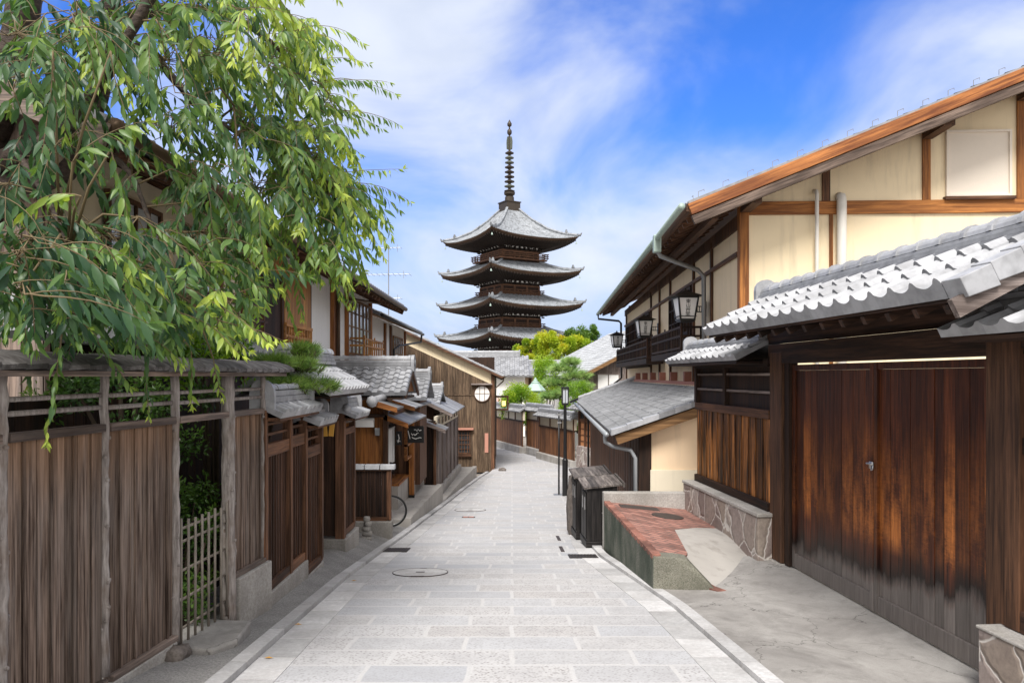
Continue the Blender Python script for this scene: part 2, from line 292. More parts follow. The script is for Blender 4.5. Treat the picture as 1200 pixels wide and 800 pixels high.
# ------------------------------------------------------------------ mesh builder
class MB:
    def __init__(s): s.v = []; s.f = []; s.t = []; s.mi = []; s.uv = []
    def add(s, vs, fs, tint=None, mi=0):
        o = len(s.v); s.v += [tuple(v) for v in vs]
        tn = random.random() if tint is None else tint
        for i, f in enumerate(fs):
            s.f.append(tuple(o+j for j in f)); s.t.append(tn[i] if isinstance(tn, list) else tn); s.mi.append(mi)
        return s
    def hexa(s, p, tint=None, mi=0):      # p: bottom four ccw, top four ccw
        return s.add(p, [(3, 2, 1, 0), (4, 5, 6, 7), (0, 1, 5, 4), (1, 2, 6, 5), (2, 3, 7, 6), (3, 0, 4, 7)], tint, mi)
    def box(s, x0, x1, y0, y1, z0, z1, tint=None, mi=0):
        return s.hexa([(x0, y0, z0), (x1, y0, z0), (x1, y1, z0), (x0, y1, z0), (x0, y0, z1), (x1, y0, z1), (x1, y1, z1), (x0, y1, z1)], tint, mi)
    def beam(s, a, b, w, h, up=(0, 0, 1), tint=None, mi=0):
        a, b = Vector(a), Vector(b); d = (b-a).normalized(); x = d.cross(Vector(up)).normalized()*(w/2); y = x.cross(d).normalized()*(h/2)
        return s.hexa([a-x-y, a+x-y, b+x-y, b-x-y, a-x+y, a+x+y, b+x+y, b-x+y], tint, mi)
    def prism(s, poly, ext, tint=None, mi=0):   # planar polygon (3D points) extruded by a vector
        n = len(poly); ext = Vector(ext); P = [Vector(p) for p in poly]
        nr = Vector((0, 0, 0))
        for i in range(n): nr += P[i].cross(P[(i+1) % n])
        if nr.dot(ext) > 0: P.reverse()
        vs = P+[p+ext for p in P]
        return s.add(vs, [tuple(range(n)), tuple(range(2*n-1, n-1, -1))]+[((i+1) % n, i, n+i, n+(i+1) % n) for i in range(n)], tint, mi)
    def tube(s, path, r, n=8, tint=None, mi=0, cap=True):
        P = [Vector(p) for p in path]; m = len(P); rr = r if isinstance(r, (list, tuple)) else [r]*m
        vs = []; ref = None
        for i, p in enumerate(P):
            d = (P[min(i+1, m-1)]-P[max(i-1, 0)]).normalized()
            if ref is None: ref = d.orthogonal().normalized()
            ref = (ref-d*ref.dot(d))
            ref = ref.normalized() if ref.length > 1e-6 else d.orthogonal().normalized()
            b = d.cross(ref)
            vs += [p+(ref*math.cos(2*math.pi*j/n)+b*math.sin(2*math.pi*j/n))*rr[i] for j in range(n)]
        fs = [(i*n+j, i*n+(j+1) % n, (i+1)*n+(j+1) % n, (i+1)*n+j) for i in range(m-1) for j in range(n)]
        if cap: fs += [tuple(range(n-1, -1, -1)), tuple(range((m-1)*n, m*n))]
        return s.add(vs, fs, tint, mi)
    def lathe(s, prof, c=(0, 0, 0), n=16, tint=None, mi=0, rot=0., axis='z'):
        vs = []
        for r, z in prof:
            for j in range(n):
                a = 2*math.pi*j/n+rot; x, y = r*math.cos(a), r*math.sin(a)
                q = (x, y, z) if axis == 'z' else ((z, x, y) if axis == 'x' else (y, z, x))
                vs.append((c[0]+q[0], c[1]+q[1], c[2]+q[2]))
        m = len(prof); fs = [(i*n+j, i*n+(j+1) % n, (i+1)*n+(j+1) % n, (i+1)*n+j) for i in range(m-1) for j in range(n)]
        fs += [tuple(range(n-1, -1, -1)), tuple(range((m-1)*n, m*n))]
        return s.add(vs, fs, tint, mi)
    def build(s, name, mat, parent=None, smooth=False, bevel=0, uv=None):
        off = Vector((0, 0, 0))
        if parent is not None: off = OFF.get(parent.name, off)
        me = bpy.data.meshes.new(name)
        me.from_pydata([tuple(Vector(v)-off) for v in s.v], [], s.f)
        for mm in (mat if isinstance(mat, (list, tuple)) else [mat]): me.materials.append(MATS[mm])
        at = me.attributes.new('tint', 'FLOAT', 'FACE'); at.data.foreach_set('value', s.t)
        if any(s.mi): me.polygons.foreach_set('material_index', s.mi)
        if smooth: me.polygons.foreach_set('use_smooth', [True]*len(s.f))
        if uv is not None:
            l = me.uv_layers.new(name='UVMap'); vi = np.zeros(len(me.loops), dtype=np.int32); me.loops.foreach_get('vertex_index', vi)
            l.data.foreach_set('uv', np.array(uv, dtype=np.float32)[vi].ravel())
        me.update()
        o = bpy.data.objects.new(name, me); C.objects.link(o)
        if parent is not None: o.parent = parent; OFF[o.name] = off
        if bevel:
            b = o.modifiers.new('bevel', 'BEVEL'); b.width = bevel; b.segments = 2; b.limit_method = 'ANGLE'; b.angle_limit = R(40)
        return o
OFF = {}
def thing(name, label, cat, loc=(0, 0, 0), rot=0., group=None, local=False):
    """an Empty at the thing's base; parts are written in world coordinates, or (local) with x along and y behind, z still in world height"""
    o = bpy.data.objects.new(name, None); C.objects.link(o); o.location = loc; o.rotation_euler = (0, 0, rot); o.empty_display_size = .2
    o['label'] = label; o['category'] = cat
    if group: o['group'] = group
    OFF[o.name] = Vector((0, 0, loc[2])) if local else Vector(loc)
    return o
def tag(o, label, cat, group=None, kind=None):
    o['label'] = label; o['category'] = cat
    if group: o['group'] = group
    if kind: o['kind'] = kind
    return o
def copy_tree(o, parent=None):
    c = o.copy(); C.objects.link(c); c.parent = parent; OFF[c.name] = OFF.get(o.name, Vector())
    for ch in [x for x in o.children]: copy_tree(ch, c)
    return c
def P(px, py, Y): return Vector(((px-600)*Y/900, Y, (440-py)*Y/900))
def lin(a, b, t): return a+(b-a)*t

def tile_roof(mb, o, U, L, S, w=.27, course=.24, lip=.022, samples=6, prof='pan', thick=.05, hh=1., tl=(.25, .95), mi=0):
    """tiled slope: o = eave corner, U along the eave for L, S = vector from eave to ridge"""
    o, U, S = Vector(o), Vector(U).normalized(), Vector(S); N = U.cross(S).normalized()
    if N.z < 0: N = -N
    nt = max(1, round(L/w)); nc = max(1, round(S.length/course)); w = L/nt
    def h(t):
        if prof == 'pan': return (-.018*math.sin(math.pi*t/.66) if t < .66 else .032*math.sin(math.pi*(t-.66)/.34))*hh
        if prof == 'roll': return (0 if t < .45 else .055*math.sqrt(max(0, 1-((t-.725)/.275)**2)))*hh
        return 0
    if prof == 'roll': T = [0, .44, .451, .52, .62, .725, .83, .93, .999]; T = T if samples > 5 else [0, .44, .46, .725, .99]
    elif prof == 'pan': T = [i/samples for i in range(samples)]
    else: T = [0, .97]
    us = [(i+t)*w for i in range(nt) for t in T]+[L]; hs = [h(t) for i in range(nt) for t in T]+[h(0)]; K = len(us)
    vs, fs, ts = [], [], []
    tt = [[random.uniform(*tl) for i in range(nt+1)] for j in range(nc)]
    for j in range(nc):
        for e, lp in ((j/nc, lip), ((j+1)/nc, 0)):
            vs += [o+U*u+S*e+N*(x+lp) for u, x in zip(us, hs)]
    per = len(T)
    for j in range(nc):
        a = 2*j*K; b = a+K
        for i in range(K-1):
            fs.append((a+i, a+i+1, b+i+1, b+i)); ts.append(tt[j][i//per])
            if j+1 < nc: c = b+K; fs.append((b+i, b+i+1, c+i+1, c+i)); ts.append(.2)
    base = len(vs); vs += [o+U*u-N*thick for u in us]
    for i in range(K-1): fs.append((base+i, base+i+1, i+1, i)); ts.append(tt[0][i//per]*.9)
    e0 = len(vs)                     # verges
    top = (2*nc-1)*K
    vs += [o+S-N*thick, o+U*L+S-N*thick]
    fs += [(base, 0, top, e0), (K-1, base+K-1, e0+1, top+K-1), (base, e0, e0+1, base+K-1)]; ts += [.6, .6, .3]
    if N.dot((U.cross(S))) < 0: fs = [tuple(reversed(f)) for f in fs]
    mb.add(vs, fs, ts, mi)

def ridge(mb, a, b, w=.22, h=.16, r=.085, seg=.3, layers=3, mi=0):
    a, b = Vector(a), Vector(b); d = (b-a).normalized(); up = Vector((0, 0, 1))
    for i in range(layers):
        ww = w*(1-.14*i); z0 = h*i/layers; z1 = h*(i+.82)/layers
        mb.beam(a+up*((z0+z1)/2), b+up*((z0+z1)/2), ww, z1-z0, tint=random.uniform(.35, .8), mi=mi)
        if i < layers-1: mb.beam(a+up*(z1+.005), b+up*(z1+.005), ww*.8, .02, tint=.1, mi=mi)
    if r:
        n = max(1, round((b-a).length/seg)); x = d.cross(up).normalized()
        for i in range(n):
            p, q = a+(b-a)*(i/n), a+(b-a)*((i+1)/n); t = random.uniform(.5, .95)
            for (m0, m1, rr) in ((p, q-d*.03, r), (q-d*.05, q, r*1.18)):
                vs = []
                for m in (m0, m1): vs += [m+up*h+x*(rr*math.cos(math.pi*j/8))+up*(rr*math.sin(math.pi*j/8)) for j in range(9)]
                mb.add(vs, [(j, j+1, 10+j, 9+j) for j in range(8)]+[tuple(range(8, -1, -1)), tuple(range(9, 18))], t, mi)
def endcap(mb, c, d, w, h, th=.07, tint=.6, mi=0):
    """rounded ridge-end tile standing across direction d, with a disc on its face"""
    c, d = Vector(c), Vector(d).normalized(); x = d.cross(Vector((0, 0, 1))).normalized(); up = Vector((0, 0, 1))
    poly = [c+x*(w/2)-d*th/2, c+x*(w/2)+up*(h*.55)-d*th/2]+[c+up*(h*.55)+x*(w/2*math.cos(math.pi*j/8))+up*(h*.45*math.sin(math.pi*j/8))-d*th/2 for j in range(1, 8)]+[c-x*(w/2)+up*(h*.55)-d*th/2, c-x*(w/2)-d*th/2]
    mb.prism(poly, d*th, tint, mi)
    mb.tube([c+up*h*.5-d*(th/2+.02), c+up*h*.5+d*(th/2+.02)], w*.22, 12, tint*.8, mi)
wood('greyshingle', (.07, .063, .060), (.21, .198, .195), 'y', 14, .85, .45)
plain('bamboo', (.25, .215, .18), .6, 0, .5, 20)
wood('blackwood_z', (.008, .007, .007), (.040, .034, .032), 'z', 28, .5, .4); wood('blackwood_x', (.008, .007, .007), (.040, .034, .032), 'x', 28, .5, .4)
wood('lid_boards', (.06, .05, .045), (.20, .175, .16), 'y', 26, .7, .35)
plaster('cream_side', (.88, .72, .50), var=.16, stain=.22)
plain('redpaint', (.40, .17, .125), .7, 0, .4); plain('pale_grey_metal', (.34, .36, .38), .45, .3)
def brickpave():
    k = NT('brick_pave'); o = k.tc.outputs['Object']
    br = k.n('ShaderNodeTexBrick', Vector=k.map(o, rot=(0, 0, R(45))), Color1=(0, 0, 0), Color2=(1, 1, 1), Mortar=(.5, .5, .5), Scale=1., Mortar_Size=.010, Brick_Width=.22, Row_Height=.11); r = k.n('ShaderNodeSeparateColor', Color=br.outputs['Color']).outputs[0]
    n1 = k.noise(o, 2.0, 6, .7); n2 = k.noise(o, 60, 3, .6); col = k.mix(r, (.22, .098, .075), (.42, .21, .165))
    col = k.mix(k.ramp(n1, (.48, 0.), (.68, .65)), col, (.105, .065, .055)); col = k.mix(k.math('MULTIPLY', br.outputs['Fac'], .85), col, (.10, .08, .07)); col = k.mix(1., col, k.gray(k.math('ADD', k.math('MULTIPLY', n2, .6), .7)), 'MULTIPLY')
    k.bump(k.math('SUBTRACT', n2, br.outputs['Fac']), .4, .005); k.fin(col, .75)
brickpave()
wood('brownfar_z', (.085, .034, .014), (.27, .12, .052), 'z', 26, .65, .4); wood('darkbrown_x', (.010, .007, .006), (.05, .032, .022), 'x', 10, .8, .5)
plain('pinkboard', (.72, .55, .50), .8); tile('slate_light', (.36, .37, .385), .35)

wood('weatherbrown_z', (.060, .038, .024), (.22, .150, .095), 'z', 26, .8, .3)
wood('lightorange_z', (.30, .13, .035), (.60, .30, .10), 'z', 22, .6, .3); wood('lightorange_x', (.30, .13, .035), (.60, .30, .10), 'x', 22, .6, .3)
def fence_boards():
    """old bare boards, silvered all over but still brown where the coping keeps the rain off"""
    k = NT('fence_boards'); o = k.tc.outputs['Object']; t = k.attr()
    off = k.n('ShaderNodeCombineXYZ', X=k.math('MULTIPLY', t, 31.7), Y=k.math('MULTIPLY', t, 17.3), Z=k.math('MULTIPLY', t, 23.9)).outputs[0]
    v = k.n('ShaderNodeVectorMath', _op='ADD'); k.L(o, v.inputs[0]); k.L(off, v.inputs[1])
    n1 = k.noise(k.map(v.outputs[0], (1, 1, .03)), 52, 6, .66, .25); n2 = k.noise(k.map(v.outputs[0], (1, 1, .10)), 9, 5, .65, .6); n3 = k.noise(k.map(v.outputs[0], (1, 1, .03)), 150, 3, .6)
    w = k.n('ShaderNodeTexWave', Vector=k.map(v.outputs[0], (1, 1, .06)), Scale=7., Distortion=9., Detail=3., Detail_Scale=1.2).outputs['Fac']
    col = k.mix(k.ramp(n1, (.38, 0.), (.60, 1.)), (.036, .022, .016), (.225, .165, .13)); col = k.mix(k.math('MULTIPLY', k.ramp(w, (.5, 0.), (.9, 1.)), .35), col, (.045, .031, .026))
    col = k.mix(k.math('MULTIPLY', k.ramp(n2, (.45, 0.), (.7, 1.)), .55), col, (.25, .21, .185))
    z = k.n('ShaderNodeSeparateXYZ', Vector=o).outputs['Z']; e = k.math('ADD', z, k.math('MULTIPLY', k.math('SUBTRACT', n2, .5), 1.1))
    warm = k.mix(n1, (.10, .055, .030), (.33, .19, .11)); col = k.mix(k.math('MULTIPLY', k.ramp(k.math('SUBTRACT', e, .9), (.62, 0.), (1.0, 1.)), .7), col, warm)
    col = k.mix(1., col, k.gray(k.math('ADD', k.math('MULTIPLY', n3, .8), .58)), 'MULTIPLY'); col = k.mix(1., col, k.gray(k.math('ADD', k.math('MULTIPLY', t, .55), .70)), 'MULTIPLY')
    k.bump(k.math('ADD', n1, k.math('MULTIPLY', n3, .6)), .5, .006); k.fin(col, .85, spec=.15)
fence_boards()
wood('pagodawood_x', (.03, .018, .011), (.12, .068, .040), 'x', 10, .8, .4)
wood('deepbrown_z', (.030, .014, .008), (.120, .058, .034), 'z', 26, .7, .35)
wood('barge_x', (.12, .036, .011), (.40, .155, .045), 'x', 22, .6, .3, pre=math.atan(.398)); wood('bargegrey_x', (.07, .048, .038), (.30, .22, .175), 'x', 26, .8, .3, pre=math.atan(.398))
# ------------------------------------------------------------------ ground, lane, kerbs
GZ = [(-30, 1.0), (-6, -1.16), (0, -1.7), (5.5, -2.2), (10, -2.66), (14, -3.08), (18, -3.42), (22, -3.70), (25, -3.87), (30, -4.13), (35, -4.27), (42, -4.31), (50, -4.36), (60, -4.45), (75, -4.6), (100, -5.0), (140, -5.2), (900, -5.4)]
_gy = np.array([g[0] for g in GZ], float); _gz = np.array([g[1] for g in GZ], float)
def gz(y):
    return float(sum(np.interp(y+d, _gy, _gz) for d in (-1.5, -.75, 0, .75, 1.5))/5)
LK = [(-6, -1.75), (0, -1.86), (5.5, -2.02), (10, -2.17), (13, -2.17), (18, -2.06), (21.7, -1.90), (27, -1.62), (31, -1.32), (34.2, -.92), (35, -.88), (42, -.86)]
RK = [(-6, 1.95), (0, 1.86), (5.5, 1.77), (8.2, 1.72), (12.3, 1.40), (14, 1.40), (20, 1.69), (25, 2.02), (30, 2.45), (35.5, 3.12)]
def lx(y): return float(np.interp(y, [a for a, b in LK], [b for a, b in LK]))
def rx(y): return float(np.interp(y, [a for a, b in RK], [b for a, b in RK])) if y < 35.5 else 3.12-.3417*(y-35.5)
def sheet(ys, xl, xr, zf, n=6):
    m = MB(); uv = []
    for y in ys:
        for i in range(n+1): x = lin(xl(y), xr(y), i/n); m.v.append((x, y, zf(x, y))); uv.append((x, y))
    for j in range(len(ys)-1):
        for i in range(n): a = j*(n+1)+i; m.f.append((a, a+1, a+n+2, a+n+1)); m.t.append(.5); m.mi.append(0)
    return m, uv
def struct(o, label, cat): return tag(o, label, cat, kind='structure')
m = MB(); xs = [-900, -120, -40, -12, -4, 0, 4, 12, 40, 120, 900]; ys = [-30, -12]+list(np.arange(-6, 60, 2.))+[75, 100, 140, 300, 900]
for y in ys:
    for x in xs: m.v.append((x, y, gz(y)-.22))
for j in range(len(ys)-1):
    for i in range(len(xs)-1): a = j*len(xs)+i; m.f.append((a, a+1, a+len(xs)+1, a+len(xs))); m.t.append(.5); m.mi.append(0)
struct(m.build('ground', 'ground_earth'), 'bare grey-brown earth the houses and walls stand on', 'ground')
ys = list(np.arange(-6, 48.01, .5))
m, uv = sheet(ys, lx, rx, lambda x, y: gz(y)+.0)
struct(m.build('road', 'road_paving', uv=uv, smooth=True), 'pale granite-paved lane running downhill towards the pagoda', 'road')
m, uv = sheet(list(np.arange(42.4, 47.9, .5)), lambda y: -26, lambda y: lx(y)+.01, lambda x, y: gz(y)-.004)
struct(m.build('side_road', 'road_paving', uv=uv), 'paved lane turning off to the left behind the house with the round window', 'road')
# edge strips of long smooth slabs
def strip(name, fx, w, y0, y1, label, lift=.004, mat='kerb_stone', step=.9):
    m = MB(); y = y0
    while y < y1:
        e = min(y+step, y1); n = 3
        for k in range(n):
            a, b = lin(y, e-.012, k/n), lin(y, e-.012, (k+1)/n)
            if k == 0: tt = random.random()
            xa, xb = fx(a), fx(b)
            m.hexa([(xa, a, gz(a)-.15), (xa+w, a, gz(a)-.15), (xb+w, b, gz(b)-.15), (xb, b, gz(b)-.15), (xa, a, gz(a)+lift), (xa+w, a, gz(a)+lift), (xb+w, b, gz(b)+lift), (xb, b, gz(b)+lift)], tt)
        y = e
    return struct(m.build(name, mat), label, 'kerb')
strip('kerb', lambda y: lx(y)-.13, .13, -4, 33.5, 'low pale stone kerb along the left edge of the lane', .055, step=1.1)
strip('kerb', rx, .13, -4, 13.2, 'low pale stone kerb along the right edge in front of the gate driveway', .05, step=1.1)
strip('kerb', rx, .16, 13.21, 35, 'pale stone kerb past the bins on the right edge', .05, step=1.1)
strip('gutter_slabs', lambda y: lx(y)+.004, .30, -4, 33, 'smooth gutter slabs along the left edge of the lane', .006, 'kerb_stone', .6)
strip('gutter_slabs', lambda y: rx(y)-.304, .30, -4, 33, 'smooth gutter slabs along the right edge of the lane', .006, 'kerb_stone', .6)
# left verge of dark gravelly asphalt
def lf(y): return -3.38+.1*y if y < 8 else -2.62
m, uv = sheet(list(np.arange(-4, 16.6, .4)), lambda y: lf(y)-.35, lambda y: lx(y)-.131, lambda x, y: gz(y)+.035+float(np.interp(y, [7.6, 10, 14, 17], [-.02, .16, .14, .08]))*max(0, min(1, (lx(y)-.13-x)/.4)))
struct(m.build('pavement', 'gravel'), 'sloping strip of grey gravelly asphalt along the foot of the left fences', 'pavement')
# right driveway
GX = lambda y: 4.163-.078*y
def dz(x, y):
    t = max(0, min(1, (x-rx(y)-.13)/(GX(y)+.05-rx(y)-.13))); t = t*t*(3-2*t)
    return lin(gz(y)+.045, -2.372, t)
m, uv = sheet(list(np.arange(2.6, 10.3, .2)), lambda y: rx(y)+.131, lambda y: GX(y)+.3, dz, 14)
struct(m.build('driveway', 'driveway_concrete', smooth=True), 'stained cracked concrete apron in front of the double gate', 'driveway')
m, uv = sheet([x for x in np.arange(13, 36, 1.)], lambda y: rx(y)+.161, lambda y: 4.4, lambda x, y: gz(y)+.02)
struct(m.build('path', 'kerb_stone'), 'narrow paved strip beside the bins and dark board wall', 'path')
m = MB(); m.box(3.9, 16, 2.6, 13.4, -3, -2.42); struct(m.build('courtyard', 'ground_earth'), 'yard behind the double gate', 'ground')

# covers and grates in the lane
def on_road(x, y, lift=.008): return (x, y, gz(y)+lift)
def tilt(o, y): o.rotation_euler = (math.atan((gz(y+.3)-gz(y-.3))/.6), 0, 0)
def manhole(x, y, r, label):
    t = thing('manhole_cover', label, 'manhole cover', on_road(x, y)); OFF[t.name] = Vector((0, 0, 0)); tilt(t, y)
    m = MB(); n = 40
    for j in range(n):
        a, b = 2*math.pi*j/n, 2*math.pi*(j+1)/n; ri, ro = r*.975, r*1.0
        m.hexa([(ri*math.cos(a), ri*math.sin(a), -.03), (ro*math.cos(a), ro*math.sin(a), -.03), (ro*math.cos(b), ro*math.sin(b), -.03), (ri*math.cos(b), ri*math.sin(b), -.03), (ri*math.cos(a), ri*math.sin(a), .003), (ro*math.cos(a), ro*math.sin(a), .003), (ro*math.cos(b), ro*math.sin(b), .003), (ri*math.cos(b), ri*math.sin(b), .003)], .5)
    m.build('rim', 'iron_lid', t)
    m = MB(); m.lathe([(r*.97, -.03), (r*.97, .001)], n=40, tint=.5); m.build('lid', 'kerb_stone', t)
    m = MB(); m.box(-.06, .06, -.035, .035, .0015, .004); m.box(-.09, .09, -r*.93, -r*.89, .0015, .004); m.box(-.05, .05, r*.9, r*.93, .0015, .004); m.build('keyhole', 'iron_lid', t)
manhole(-1.27, 10.65, .385, 'large round stone-filled manhole cover near the left kerb')
manhole(-1.12, 20.6, .42, 'distant round manhole cover beyond the small orange lid')
t = thing('hydrant_lid', 'small rusty orange lid set in the lane', 'lid', on_road(-1.07, 18.9)); OFF[t.name] = Vector(); tilt(t, 18.9)
m = MB(); m.box(-.16, .16, -.1, .1, -.03, .002); m.build('frame', 'iron_lid', t); m = MB(); m.box(-.13, -.01, -.07, .07, .003, .006); m.box(.01, .13, -.07, .07, .003, .006); m.build('lid', 'salmon', t)
def grate(x, y, w, d, label):
    t = thing('drain_grate', label, 'drain', on_road(x, y, .010)); OFF[t.name] = Vector(); tilt(t, y)
    m = MB(); m.box(-w/2, w/2, -d/2, d/2, -.04, .0); m.build('pit', 'black_paint', t)
    m = MB()
    for i in range(9): xx = -w/2+w*(i+.5)/9; m.box(xx-.012, xx+.012, -d/2, d/2, .0005, .004)
    m.box(-w/2, w/2, -d/2, -d/2+.02, .0045, .006); m.box(-w/2, w/2, d/2-.02, d/2, .0045, .006); m.build('bars', 'iron_lid', t)
grate(-1.98, 13.15, .42, .5, 'rusty drain grate against the left kerb'); grate(1.14, 12.35, .46, .42, 'dark drain grate against the right kerb beside the bins')
m = MB(); m.box(-.03, .03, -.35, .35, -.02, .003); o = tag(m.build('drain_slot', 'iron_lid'), 'thin iron slot in the lane nearer the drain grate by the bins', 'drain', 'iron slots by the bins'); o.location = on_road(.86, 13.3); tilt(o, 13.3)
o = copy_tree(o); o.location = on_road(.90, 14.9); tilt(o, 14.9); o['label'] = 'thin iron slot in the lane farther up beside the bins'
for (x, y, l) in ((-2.05, 7.35, 'tiny orange fallen leaf on the gutter slab beside the left kerb'), (-1.95, 6.15, 'brown fallen leaf nearest the camera by the left kerb'), (-2.04, 9.9, 'yellowish fallen leaf beside the kerb before the drain grate')):
    m = MB(); m.add([(-.035, 0, .004), (0, -.018, .012), (.04, 0, .003), (0, .018, .01)], [(0, 1, 2), (0, 2, 3)], .8); o = tag(m.build('fallen_leaf', 'yellow_wood'), l, 'leaf', 'fallen leaves along the kerb'); o.location = on_road(x, y)
# ------------------------------------------------------------------ LEFT SIDE
PI = math.pi
def boards(m, x0, x1, y, z0, z1, w=.16, th=.018, gap=.004, z0f=None):
    n = max(1, round((x1-x0)/w)); w = (x1-x0)/n
    for i in range(n):
        a, b = x0+i*w+gap/2, x0+(i+1)*w-gap/2; j = random.uniform(-.002, .002)
        m.box(a, b, y+j, y+th+j, z0, z1)
def battens(m, x0, x1, y, z0, z1, step=.32, w=.03, th=.02):
    n = max(1, round((x1-x0)/step))
    for i in range(n+1): x = x0+(x1-x0)*i/n; m.box(x-w/2, x+w/2, y-th, y, z0, z1)

# --- near weathered fence on log posts
u_ = lambda Y: (Y-3)*1.005
F = thing('log_post_fence', 'weathered grey board fence on knobbly log posts under a shingled coping', 'fence', (-3.08, 3, -2.3), math.atan2(1, .1), local=True)
PY = [2.6, 3.5, 4.42, 5.36, 6.27, 7.20, 7.96]; PR = [.036, .032, .032, .030, .036, .060, .026]
for Y, r in zip(PY, PR):
    m = MB(); x = u_(Y); path = []; rr = []; zt = .03; zb = gz(Y)+.1 if Y < 7 else (-2.33 if Y < 7.5 else -2.3)
    for i in range(25):
        z = lin(zb, zt, i/24); path.append((x+random.uniform(-.006, .006), -.0+random.uniform(-.006, .006), z)); rr.append(r*(1.12-.16*i/24)*(1.10 if random.random() < .10 else 1))
    m.tube(path, rr, 12)
    for k in range(9):
        z = random.uniform(zb+.3, zt-.4); a = random.uniform(PI, 2*PI); c = Vector((x+r*math.cos(a), r*math.sin(a), z)); m.tube([c-Vector((math.cos(a), math.sin(a), 0))*.02, c+Vector((math.cos(a), math.sin(a), 0))*.012], [.02, .012], 7)
    m.build('post', 'post_bark', F, smooth=True)
for a, b, r in zip(PY[:-1], PY[1:], PR):
    xa, xb = u_(a)+.03, u_(b)-.03
    m = MB(); m.tube([(xa-.02, .012, -.14), (xb+.02, .012, -.135)], .016, 8); m.build('rail', 'post_bark', F, smooth=True)
    m = MB(); m.tube([(xa-.02, .012, -.225), (xb+.02, .012, -.22)], .017, 8); m.build('rail', 'post_bark', F, smooth=True)
    m = MB(); m.box(xa, xb, -.035, .035, -.39, -.335); m.build('beam', 'weathered_x', F, bevel=.004)
    if abs(a-6.27) < .01: continue
    m = MB(); last = a > 7; zb = -1.87 if last else -2.10
    boards(m, xa, xb, .0, zb, -.391, .135, .016, .006)
    for i in range(4): x = xa+(xb-xa)*(i+.5)/4+random.uniform(-.05, .05); m.box(x-.012, x+.012, -.014, -.003, zb, -.391)
    m.build('board_panel', 'fence_boards', F)
    m = MB(); m.box(xa, xb, -.05, .03, zb-.045, zb-.002); m.build('sill', 'weathered_x', F, bevel=.004)
m = MB(); m.box(u_(2.2), u_(6.22), -.055, .06, -3.0, -2.147, .5); m.build('concrete_footing', 'granite_base', F, bevel=.01)
m = MB(); m.box(u_(7.26), u_(8.0), -.085, .08, -3.0, -1.917, .5); m.build('concrete_footing', 'granite_base', F, bevel=.012)
m = MB(); x = u_(2.1); k = 0
while x < u_(8.12):        # coping of short overlapping bark shingles
    w = random.uniform(.17, .2); e = x+w+.012
    z = .03+random.uniform(-.004, .004); pr = [(-.27, z), (-.27, z+.028), (-.2, z+.068), (-.08, z+.1), (.06, z+.112), (.2, z+.07), (.24, z)]
    lift = .012
    vs = [(x, a, b-.0) for a, b in pr]+[(e, a, b+lift) for a, b in pr]; n = len(pr)
    m.add(vs, [(i, i+1, n+i+1, n+i) for i in range(n-1)]+[tuple(range(n-1, -1, -1)), tuple(range(n, 2*n)), (0, n, 2*n-1, n-1)])
    x += w
m.build('coping', 'greyshingle', F)
m = MB(); m.box(u_(2.1), u_(8.1), -.2, .2, -.005, .029); m.build('coping_board', 'weathered_x', F)
# lattice gate
G = thing('lattice_gate', 'low bamboo lattice gate standing in the fence opening', 'gate', (-3.08+.1*3.3, 6.3, -2.3), math.atan2(1, .1), local=True)
m = MB()
for i in range(8): x = .03+i*.115; m.tube([(x, -.02, -2.22), (x+.003, -.02, -1.18+random.uniform(-.03, .03))], .0115, 7)
m.build('picket', 'bamboo', G, smooth=True)
m = MB()
for z in (-2.1, -1.86, -1.62, -1.38, -1.27): m.tube([(-.0, .004, z), (.9, .004, z+.01)], .012, 7)
m.build('cross_rail', 'bamboo', G, smooth=True)
m = MB(); m.box(.845, .905, -.035, .02, -2.26, -1.15); m.build('stile', 'weathered_z', G, bevel=.004)
# stones at the fence foot
def rock(name, label, cat, c, r, mat='rock', seed=1):
    rg = random.Random(seed); m = MB(); n, k = 14, 8; vs = []
    for i in range(k+1):
        for j in range(n):
            a, b = 2*PI*j/n, -PI/2+PI*i/k; q = Vector((math.cos(a)*math.cos(b), math.sin(a)*math.cos(b), math.sin(b))); d = 1+.12*math.sin(3*a+seed)+.08*math.sin(5*a*.7+7*b+seed)
            q = Vector([math.copysign(abs(x)**.75, x) for x in q]); vs.append((c[0]+q.x*r[0]*d, c[1]+q.y*r[1]*d, c[2]+q.z*r[2]*d))
    m.add(vs, [(i*n+j, i*n+(j+1) % n, (i+1)*n+(j+1) % n, (i+1)*n+j) for i in range(k) for j in range(n)], .5)
    return tag(m.build(name, mat, smooth=True), label, cat)
rock('foundation_stone', 'dark rounded stone under the thick log post by the lattice gate', 'stone', (-2.66, 7.12, -2.37), (.15, .13, .085), 'rock', 2)
rock('foundation_stone', 'dark stone at the foot of the log post left of the lattice gate', 'stone', (-2.70, 6.14, -2.23), (.12, .12, .07), 'rock', 5)
m = MB(); sl = [(-2.95, 6.3), (-2.42, 6.2), (-2.30, 6.45), (-2.36, 6.95), (-2.9, 7.0)]
m.prism([(x, y, -2.36) for x, y in sl], (0, 0, .15), .5); tag(m.build('step_slab', 'driveway_concrete', bevel=.02), 'worn stone step in front of the lattice gate', 'step')

